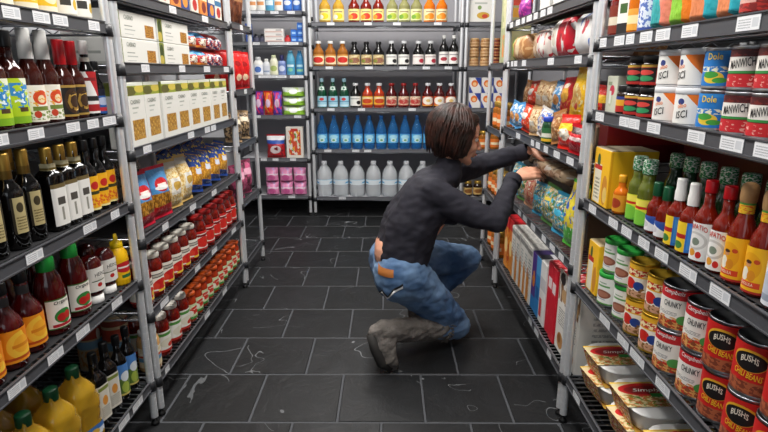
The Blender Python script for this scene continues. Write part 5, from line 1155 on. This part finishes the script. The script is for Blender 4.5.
# ------------------------------------------------------------------ the kneeling woman
def sph_pts(c, r, nu=14, nv=8, ax=None):
    out = []
    for j in range(nv + 1):
        t = PI * j / nv
        for i in range(nu if 0 < j < nv else 1):
            p = 2 * PI * i / nu
            d = Vector((math.sin(t) * math.cos(p), math.sin(t) * math.sin(p), math.cos(t)))
            if ax is None: out.append(Vector(c) + d * r)
            else: out.append(Vector(c) + ax @ Vector((d.x * r[0], d.y * r[1], d.z * r[2])))
    return out

class Blob:
    """overlapping rounded solids fused into one continuous surface"""
    def __init__(s): s.mb = MB()
    def hull(s, pts):
        bm = bmesh.new()
        vs = [bm.verts.new(p) for p in pts]
        g = bmesh.ops.convex_hull(bm, input=vs)
        dead = list({e for e in g['geom_interior'] + g['geom_unused'] if isinstance(e, bmesh.types.BMVert)})
        if dead: bmesh.ops.delete(bm, geom=dead, context='VERTS')
        bmesh.ops.recalc_face_normals(bm, faces=bm.faces)
        bm.verts.index_update()
        s.mb.add([v.co.copy() for v in bm.verts], [tuple(v.index for v in f.verts) for f in bm.faces])
        bm.free()
    def limb(s, a, b, ra, rb): s.hull(sph_pts(a, ra) + sph_pts(b, rb))
    def chain(s, pts, rs):
        for i in range(len(pts) - 1): s.limb(pts[i], pts[i + 1], rs[i], rs[i + 1])
    def ell(s, c, r3, ax=None): s.hull(sph_pts(c, r3, 20, 12, ax or Matrix.Identity(3)))
    def fuse(s, name, voxel, smooth, mats, parent=None, wr=None, fac=0.5, dec=None):
        o = s.mb.build(name, mats)
        m = o.modifiers.new('r', 'REMESH'); m.mode = 'VOXEL'; m.voxel_size = voxel; m.use_smooth_shade = True
        sm = o.modifiers.new('s', 'SMOOTH'); sm.iterations = smooth; sm.factor = fac
        me = bake(o); me.name = name
        old = o.data; o.modifiers.clear(); o.data = me; bpy.data.meshes.remove(old)
        if not me.materials:
            for mt in (mats if isinstance(mats, (list, tuple)) else [mats]): me.materials.append(mt)
        if wr:
            ns = [v.normal.copy() for v in me.vertices]
            for v, n in zip(me.vertices, ns): v.co += n * wr(v.co, n)
            me.update()
        for p in me.polygons: p.use_smooth = True
        if parent: o.parent = parent
        return o

V = Vector
def frame(fwd, up):
    f = V(fwd).normalized(); l = V(up).cross(f).normalized(); u = f.cross(l)
    return Matrix((f, l, u)).transposed()      # columns: forward, left, up

# joints (metres), the woman kneels on her right knee facing the snack rack
HIP_R, HIP_L = V((.075, 2.165, .385)), V((.045, 2.365, .400))
KNEE_R, KNEE_L = V((.325, 2.315, .078)), V((.405, 2.560, .315))
ANK_R, ANK_L = V((-.010, 2.075, .165)), V((.155, 2.500, .085))
PEL = V((.050, 2.260, .420))
SPI = V((.120, 2.275, .560))
CHE = V((.200, 2.315, .690))
SH_R, SH_L = V((.185, 2.195, .735)), V((.275, 2.480, .770))
NECK = V((.268, 2.345, .800))
EL_R, WR_R = V((.448, 2.150, .625)), V((.560, 2.345, .770))
EL_L, WR_L = V((.470, 2.610, .790)), V((.650, 2.500, .866))
HEAD = V((.306, 2.362, .948))
HF = frame((.975, .20, -.20), (0.16, 0.0, 1.0))
SKIN = mat('#d9a286', .45, mottle='#cf9277', mscale=25)

woman = empty('person', (.12, 2.25, 0))
tag(woman, 'dark-haired woman in charcoal sweater and jeans kneeling and reaching into the snack rack', 'person')
INV = Matrix.Translation((-.12, -2.25, 0))
def own(o):
    o.data.transform(INV); o.parent = woman; o.data.update(); return o

def hand(B, wrist, fwd, palm, side, curls, spread=.10, s=1.0):
    """palm and five bent fingers; side +1 when the thumb lies to the left of fwd seen from the back of the hand"""
    f = V(fwd).normalized(); n = V(palm).normalized(); n = (n - f * n.dot(f)).normalized()
    back = -n; l = back.cross(f) * side
    kn = []
    for k, (off, ln) in enumerate(((.028, .082), (.009, .087), (-.010, .083), (-.027, .075))):
        b = wrist + (l * off * .45) * s + f * .012 * s; kp = wrist + (f * ln + l * off + back * (.004 if k in (1, 2) else 0)) * s
        B.limb(b, kp, .0135 * s, .0105 * s); kn.append(kp)
    B.limb(wrist + f * .03 * s + l * .012 * s, wrist + f * .05 * s - l * .014 * s, .014 * s, .014 * s)
    for k, lens in enumerate(((.040, .024, .019), (.045, .028, .020), (.041, .026, .019), (.032, .019, .017))):
        p = kn[k]; d = (f + l * spread * (1.5 - k) * .5).normalized(); rs = (.0092, .0082, .0074, .0062)
        if k == 3: rs = (.0080, .0072, .0064, .0055)
        for q in range(3):
            a = curls[q]; ax = d.cross(n).normalized()
            d = (Quaternion(ax, a) @ d).normalized()
            e = p + d * lens[q] * s; B.limb(p, e, rs[q] * s, rs[q + 1] * s); p = e
    t0 = wrist + (f * .022 + l * .022 + n * .008) * s
    d = (f * .75 + l * .62 + n * .30).normalized(); p = t0
    for q, (ln, r0, r1) in enumerate(((.040, .0135, .0110), (.032, .0105, .0090), (.024, .0088, .0068))):
        e = p + d * ln * s; B.limb(p, e, r0 * s, r1 * s); p = e
        d = (d + f * .22 - l * .12).normalized()

def H(x, y, z): return HEAD + HF @ V((x, y, z))
B = Blob()
# head: skull, face, jaw, nose, lips, ears
B.ell(H(-.014, 0, .030), (.096, .074, .084), HF)
B.ell(H(.036, 0, -.028), (.056, .057, .082), HF)
B.ell(H(.030, 0, .040), (.062, .060, .060), HF)
B.limb(H(.020, .040, -.060), H(.070, .012, -.096), .024, .018); B.limb(H(.020, -.040, -.060), H(.070, -.012, -.096), .024, .018)
B.ell(H(.076, 0, -.098), (.017, .022, .017), HF)
B.chain([H(.088, 0, .014), H(.104, 0, -.012), H(.115, 0, -.032)], [.007, .009, .0105])
for sg in (1, -1):
    B.ell(H(.104, sg * .011, -.036), (.009, .007, .006), HF)
    B.limb(H(.083, sg * .014, .024), H(.070, sg * .044, .022), .010, .010)
    B.ell(H(.060, sg * .038, -.026), (.028, .022, .026), HF)
    B.ell(H(-.006, sg * .076, -.012), (.020, .008, .031), HF)
    B.ell(H(.002, sg * .074, -.038), (.010, .007, .012), HF)
B.ell(H(.092, 0, -.058), (.011, .021, .0065), HF); B.ell(H(.090, 0, -.069), (.011, .019, .0070), HF)
B.limb(H(.083, .018, -.046), H(.083, -.018, -.046), .012, .012)
# neck and trunk
B.chain([H(-.020, 0, -.055), (H(-.02, 0, -.08) + NECK) / 2, NECK, CHE + V((.03, 0, .05))], [.050, .047, .050, .055])
B.chain([PEL, SPI + V((.03, 0, -.01)), CHE + V((.03, 0, -.02))], [.095, .075, .080])
B.limb(SH_R + V((.02, .02, -.02)), SH_L + V((-.02, -.02, -.03)), .042, .042)
B.limb(HIP_R, HIP_L, .085, .085); B.hull(sph_pts(PEL + V((-.028, -.05, .045)), .075) + sph_pts(PEL + V((-.028, .05, .05)), .075))
# arms
B.chain([SH_R, EL_R, WR_R], [.046, .036, .025]); B.chain([SH_L, EL_L, WR_L], [.046, .036, .025])
hf_r = V((.90, .32, .16)); hand(B, WR_R + hf_r.normalized() * .018, hf_r, (.25, .62, -.70), 1, (.30, .42, .34))
hf_l = V((.92, -.34, .02)); hand(B, WR_L + hf_l.normalized() * .018, hf_l, (.1, .1, -1), -1, (.20, .25, .20))
# legs and feet
B.chain([HIP_R, KNEE_R, ANK_R], [.080, .052, .036]); B.chain([HIP_L, KNEE_L, ANK_L], [.080, .052, .036])
B.limb(ANK_R, V((.020, 2.045, .045)), .032, .028)
B.limb(ANK_L, V((.285, 2.57, .035)), .034, .028)
own(B.fuse('body', .0042, 4, SKIN))

# eyes, brows, lips
for sg in (1, -1):
    e = MB(); e.lathe([(.0105 * math.sin(PI * k / 10), -.0105 * math.cos(PI * k / 10)) for k in range(11)], 14)
    for k in range(len(e.v)): v = V(e.v[k]); e.v[k] = tuple(H(.0765, sg * .031, .006) + v)
    own(e.build('eye', mat('#e9e4df', .2)))
    e = MB(); p0 = H(.0865, sg * .031, .005)
    vs = [p0 + HF @ V((.0006, .005 * math.cos(2 * PI * k / 12), .005 * math.sin(2 * PI * k / 12))) for k in range(12)]; e.add(vs, [tuple(range(12))]); own(e.build('iris', mat('#3a2417', .2)))
    e = MB(); e.tube([H(.0925, sg * .014, .026), H(.090, sg * .030, .032), H(.078, sg * .048, .028)], [.0028, .0032, .0016], 6); own(e.build('eyebrow', mat('#2a1a12', .8)))
e = MB(); e.tube([H(.094, .020, -.063), H(.1025, .008, -.0605), H(.1032, 0, -.062), H(.1025, -.008, -.0605), H(.094, -.020, -.063)], [.002, .0045, .005, .0045, .002], 8); own(e.build('lips', mat('#b5625a', .4)))

# hair: a bob to the jaw, as a cap and many combed locks
HAIR = mat('#2c1a13', .6, mottle='#1a0f0b', mscale=60)
B = Blob()
B.ell(H(-.030, 0, .036), (.106, .090, .094), HF)
B.ell(H(-.050, 0, -.026), (.066, .076, .080), HF)
B.ell(H(-.012, .066, -.022), (.062, .026, .070), HF); B.ell(H(-.012, -.066, -.022), (.062, .026, .070), HF)
B.ell(H(.020, .030, .082), (.050, .042, .036), HF); B.ell(H(.020, -.030, .082), (.050, .042, .036), HF)
hair = B.fuse('hair', .006, 6, HAIR, wr=lambda c, n: .006 * noise.noise(V((c.x * 60, c.y * 60, c.z * 12))))
own(hair)
rnd = random.Random(5)
mb = MB()
for k in range(330):
    # start near the parting at the crown, fall over an ellipsoid, end about the jaw
    a = rnd.uniform(-PI, PI); el = rnd.uniform(.05, 1.25)
    face = abs(a) < .95
    if face and (el < 1.0 or abs(a) < .35): continue
    pts = []; n = 9
    t0 = max(0.0, 1.50 - rnd.random() * .9); drop = rnd.uniform(.80, 1.06)
    bx_, by_ = math.cos(a), math.sin(a)
    sw = rnd.uniform(-.25, .25)
    for j in range(n):
        t = j / (n - 1)
        th = (1.5 - t * 2.45 * drop) if not face else (1.5 - t * .80)
        aa = a + sw * t + (0.55 * t * (1 if a > 0 else -1) if face else 0)
        rr = 1.03 + .04 * rnd.random() + .015 * math.sin(9 * t + k)
        if th > -.15: p = V((-.026 + .112 * rr * math.cos(th) * math.cos(aa), .095 * rr * math.cos(th) * math.sin(aa), .034 + .098 * rr * math.sin(th)))
        else:
            dz = (-.15 - th)
            r_ = math.cos(-.15) * rr * (1 - (.26 if bx_ < .2 else .10) * dz ** 1.4)
            p = V((-.030 + .108 * r_ * math.cos(aa), .096 * r_ * math.sin(aa), .034 - .098 * .15 - .118 * dz))
        if not face and p.x > .052 and p.z < .06: p.x = .052 - (p.x - .052) * .3
        pts.append(H(*p))
    w = rnd.uniform(.0038, .0068)
    mb.tube(pts, [w * .7] + [w] * (n - 4) + [w * .85, w * .6, w * .2], 6)
hl = mb.build('hair_strands', mat('#43231a', .55, mottle='#1d110c', mscale=30)); own(hl)

# sweater
CH_ = mat('#21202b', .85, bump=.25, bscale=420, mottle='#1a1923', mscale=30)
def folds(amp, sc, rnd_=3.0):
    return lambda c, n: amp * (noise.noise(V((c.x * sc + 3, c.y * sc, c.z * sc * 1.7 + rnd_))) + .5 * noise.noise(V((c.x * sc * 2.3, c.y * sc * 2.3, c.z * sc * 4))))
B = Blob()
ax_t = frame((.75, .0, -.55), (.45, .1, .80))
lo_r, lo_l = PEL + V((.026, -.058, .040)), PEL + V((.012, .065, .048))
mi_r, mi_l = SPI + V((-.012, -.055, .02)), SPI + V((-.02, .065, .03))
ch_r, ch_l = CHE + V((-.03, -.07, .0)), CHE + V((.0, .085, .01))
B.hull(sph_pts(lo_r, .112) + sph_pts(lo_l, .112) + sph_pts(mi_r, .112) + sph_pts(mi_l, .112))
B.hull(sph_pts(mi_r, .112) + sph_pts(mi_l, .112) + sph_pts(ch_r, .112) + sph_pts(ch_l, .112))
B.hull(sph_pts(ch_r, .106) + sph_pts(ch_l, .106) + sph_pts(SH_R + V((.01, .012, -.005)), .060) + sph_pts(SH_L + V((-.01, -.02, -.01)), .060) + sph_pts(NECK + V((-.025, 0, -.025)), .066))
B.ell(CHE + V((.085, -.05, -.045)), (.065, .065, .065)); B.ell(CHE + V((.10, .07, -.04)), (.065, .065, .065))
B.chain([SH_R, (SH_R + EL_R) / 2 + V((0, 0, -.008)), EL_R, (EL_R + WR_R) / 2, WR_R - V((.010, .012, .010))], [.066, .060, .050, .044, .036])
B.chain([SH_L, (SH_L + EL_L) / 2 + V((0, 0, -.008)), EL_L, (EL_L + WR_L) / 2, WR_L - V((.012, -.005, .004))], [.066, .060, .050, .044, .036])
# a stand-up collar round the neck
cdir = (H(-.02, 0, -.08) - NECK).normalized()
B.limb(NECK - cdir * .02, NECK + cdir * .022, .066, .060)
sw_ = own(B.fuse('sweater', .0075, 8, CH_, wr=folds(.0075, 13)))
hem = MB()
# cuffs
for (wp, el) in ((WR_R, EL_R), (WR_L, EL_L)):
    d = (wp - el).normalized()
    c = MB(); c.tube([wp - d * .040, wp - d * .030, wp - d * .002, wp + d * .004], [.0395, .0405, .0385, .033], 20, cap=False); own(c.build('cuff', CH_))

# jeans
def denim():
    m = bpy.data.materials.new('denim'); m.use_nodes = True
    nt = m.node_tree; b = nt.nodes['Principled BSDF']; N, L = nt.nodes.new, nt.links.new
    tc = N('ShaderNodeTexCoord'); n1 = N('ShaderNodeTexNoise'); n1.inputs['Scale'].default_value = 7; n1.inputs['Detail'].default_value = 6; L(tc.outputs['Object'], n1.inputs['Vector'])
    r = N('ShaderNodeValToRGB'); e = r.color_ramp.elements; e[0].position = .34; e[0].color = lin('#2f4f76'); e[1].position = .68; e[1].color = lin('#7896b8')
    L(n1.outputs['Fac'], r.inputs['Fac']); L(r.outputs[0], b.inputs['Base Color']); b.inputs['Roughness'].default_value = .85
    n2 = N('ShaderNodeTexNoise'); n2.inputs['Scale'].default_value = 260; L(tc.outputs['Object'], n2.inputs['Vector'])
    bp_ = N('ShaderNodeBump'); bp_.inputs['Strength'].default_value = .35; bp_.inputs['Distance'].default_value = .003; L(n2.outputs[0], bp_.inputs['Height']); L(bp_.outputs[0], b.inputs['Normal'])
    return m
B = Blob()
B.hull(sph_pts(HIP_R + V((-.02, -.005, -.005)), .112) + sph_pts(HIP_L + V((-.02, .0, -.01)), .108) + sph_pts(PEL + V((.02, -.06, .015)), .098) + sph_pts(PEL + V((.01, .06, .02)), .098))
B.chain([HIP_R, HIP_R * .5 + KNEE_R * .5 + V((0, -.004, .004)), KNEE_R], [.108, .090, .068])
B.chain([HIP_L, HIP_L * .5 + KNEE_L * .5, KNEE_L], [.105, .088, .068])
B.limb(KNEE_R, KNEE_R * .72 + ANK_R * .28, .066, .060)
B.chain([KNEE_L, KNEE_L * .5 + ANK_L * .5, KNEE_L * .25 + ANK_L * .75], [.066, .062, .056])
jn = own(B.fuse('jeans', .0075, 6, denim(), wr=folds(.0065, 17, 9)))

# boots: grey suede with a ragged fur edge
SUEDE = mat('#77716c', .9, bump=.5, bscale=180, mottle='#5d5853', mscale=14)
def boot(ank, knee, ball, toe, sole_dir, top):
    B = Blob()
    t = ank * (1 - top) + knee * top
    B.chain([ank, ank * (1 - top * .5) + knee * (top * .5), t], [.049, .056, .060])
    heel = ank - (ball - ank).normalized() * .0 + V(sole_dir) * .045
    B.limb(ank, heel, .046, .036); B.hull(sph_pts(heel, .034) + sph_pts(ank, .044) + sph_pts(ball, .034)); B.limb(ball, toe, .036, .026)
    return B, heel, t
for nm, args in (('boot', (ANK_R, KNEE_R, V((.012, 2.035, .062)), V((.030, 2.045, .030)), (-.75, -.55, .25), .80)), ('boot', (ANK_L, KNEE_L, V((.27, 2.575, .036)), V((.335, 2.61, .030)), (-.3, -.2, -.75), .42))):
    B, heel, t = boot(*args)
    bo = own(B.fuse(nm, .006, 5, SUEDE, wr=folds(.006, 26, 4)))
    a, k_, ball, toe = args[:4]
    s = MB()
    if nm == 'boot' and a is ANK_R:
        s.tube([heel + V((-.022, -.018, .0)), (heel + ball) / 2 + V((-.030, -.024, -.004)), ball + V((-.030, -.018, -.012)), toe + V((-.012, -.014, -.010))], [.020, .022, .024, .018], 12)
    else:
        s.tube([heel + V((0, 0, -.024)), (heel + ball) / 2 + V((0, 0, -.020)), toe + V((0, 0, -.014))], [.014, .015, .014], 12)
    ob = own(s.build('boot_sole', mat('#2b2927', .8))); w = ob.matrix_world
    f = MB(); d = (k_ - a).normalized(); u = d.cross(V((0, 0, 1))).normalized(); w_ = d.cross(u); r2 = random.Random(3)
    for q in range(150):
        an = r2.uniform(0, 2 * PI); ra = .060 + r2.uniform(-.004, .004)
        p = t + (u * math.cos(an) + w_ * math.sin(an)) * ra + d * r2.uniform(-.012, .006)
        o_ = (u * math.cos(an) + w_ * math.sin(an)) * r2.uniform(.006, .016) + d * r2.uniform(-.004, .014)
        if (p + o_).z < .004: continue
        f.tube([p, p + o_ * .6, p + o_ + V((0, 0, -.003))], [.0028, .0022, .0006], 5)
    own(f.build('fur_trim', mat('#5d5751', .95)))

# the denim surface, for the patch and stitching
bpy.context.view_layer.update()
bvh = BVHTree.FromObject(jn, bpy.context.evaluated_depsgraph_get())
def on_jeans(p, d):
    h = bvh.ray_cast(V(p) - V((.12, 2.25, 0)), V(d).normalized())
    return (h[0] + V((.12, 2.25, 0)), h[1]) if h[0] else (None, None)
PX, PZ, QX, QZ = -0.002, .426, 0.016, .330
# patch at the back waistband, zigzag stitching on the right back pocket (a white line above a black one)
def decal(name, xz, m, off=.0025):
    """a small cloth piece: rows of (x, z) points dropped straight forward onto the denim from behind her"""
    rows = []
    for row in xz:
        rr = []
        for (x, z) in row:
            h, n = on_jeans((x, 1.6, z), (0.0, 1, 0))
            rr.append(h + n * off if h else None)
        rows.append(rr)
    nc = len(rows[0]); flat = [v for r in rows for v in r]
    fs = [q for j in range(len(rows) - 1) for i in range(nc - 1) for q in [(j * nc + i, j * nc + i + 1, (j + 1) * nc + i + 1, (j + 1) * nc + i)] if all(flat[k] is not None for k in q)]
    if not fs: return
    used = sorted({k for f in fs for k in f}); mp = {k: i for i, k in enumerate(used)}
    mb = MB(); mb.add([flat[k] for k in used], [tuple(mp[k] for k in f) for f in fs])
    own(mb.build(name, m))
decal('waist_patch', [[(PX + .062 * (i / 6 - .5), PZ + .030 * (j / 4 - .5)) for i in range(7)] for j in range(5)], mat('#a8672f', .6))
for col, dz in (('#17171a', 0.0), ('#ececec', -.011)):
    zz = [(-.052, -.030), (-.032, .012), (-.010, -.014), (.014, .026), (.052, .050)]
    up, lo = [], []
    for k in range(len(zz) - 1):
        for j in range(5):
            t = j / 4; x = QX + zz[k][0] + (zz[k + 1][0] - zz[k][0]) * t; z = QZ + zz[k][1] + (zz[k + 1][1] - zz[k][1]) * t + dz
            lo.append((x, z)); up.append((x, z + .0105))
    decal('pocket_stitching', [lo, up], mat(col, .6))
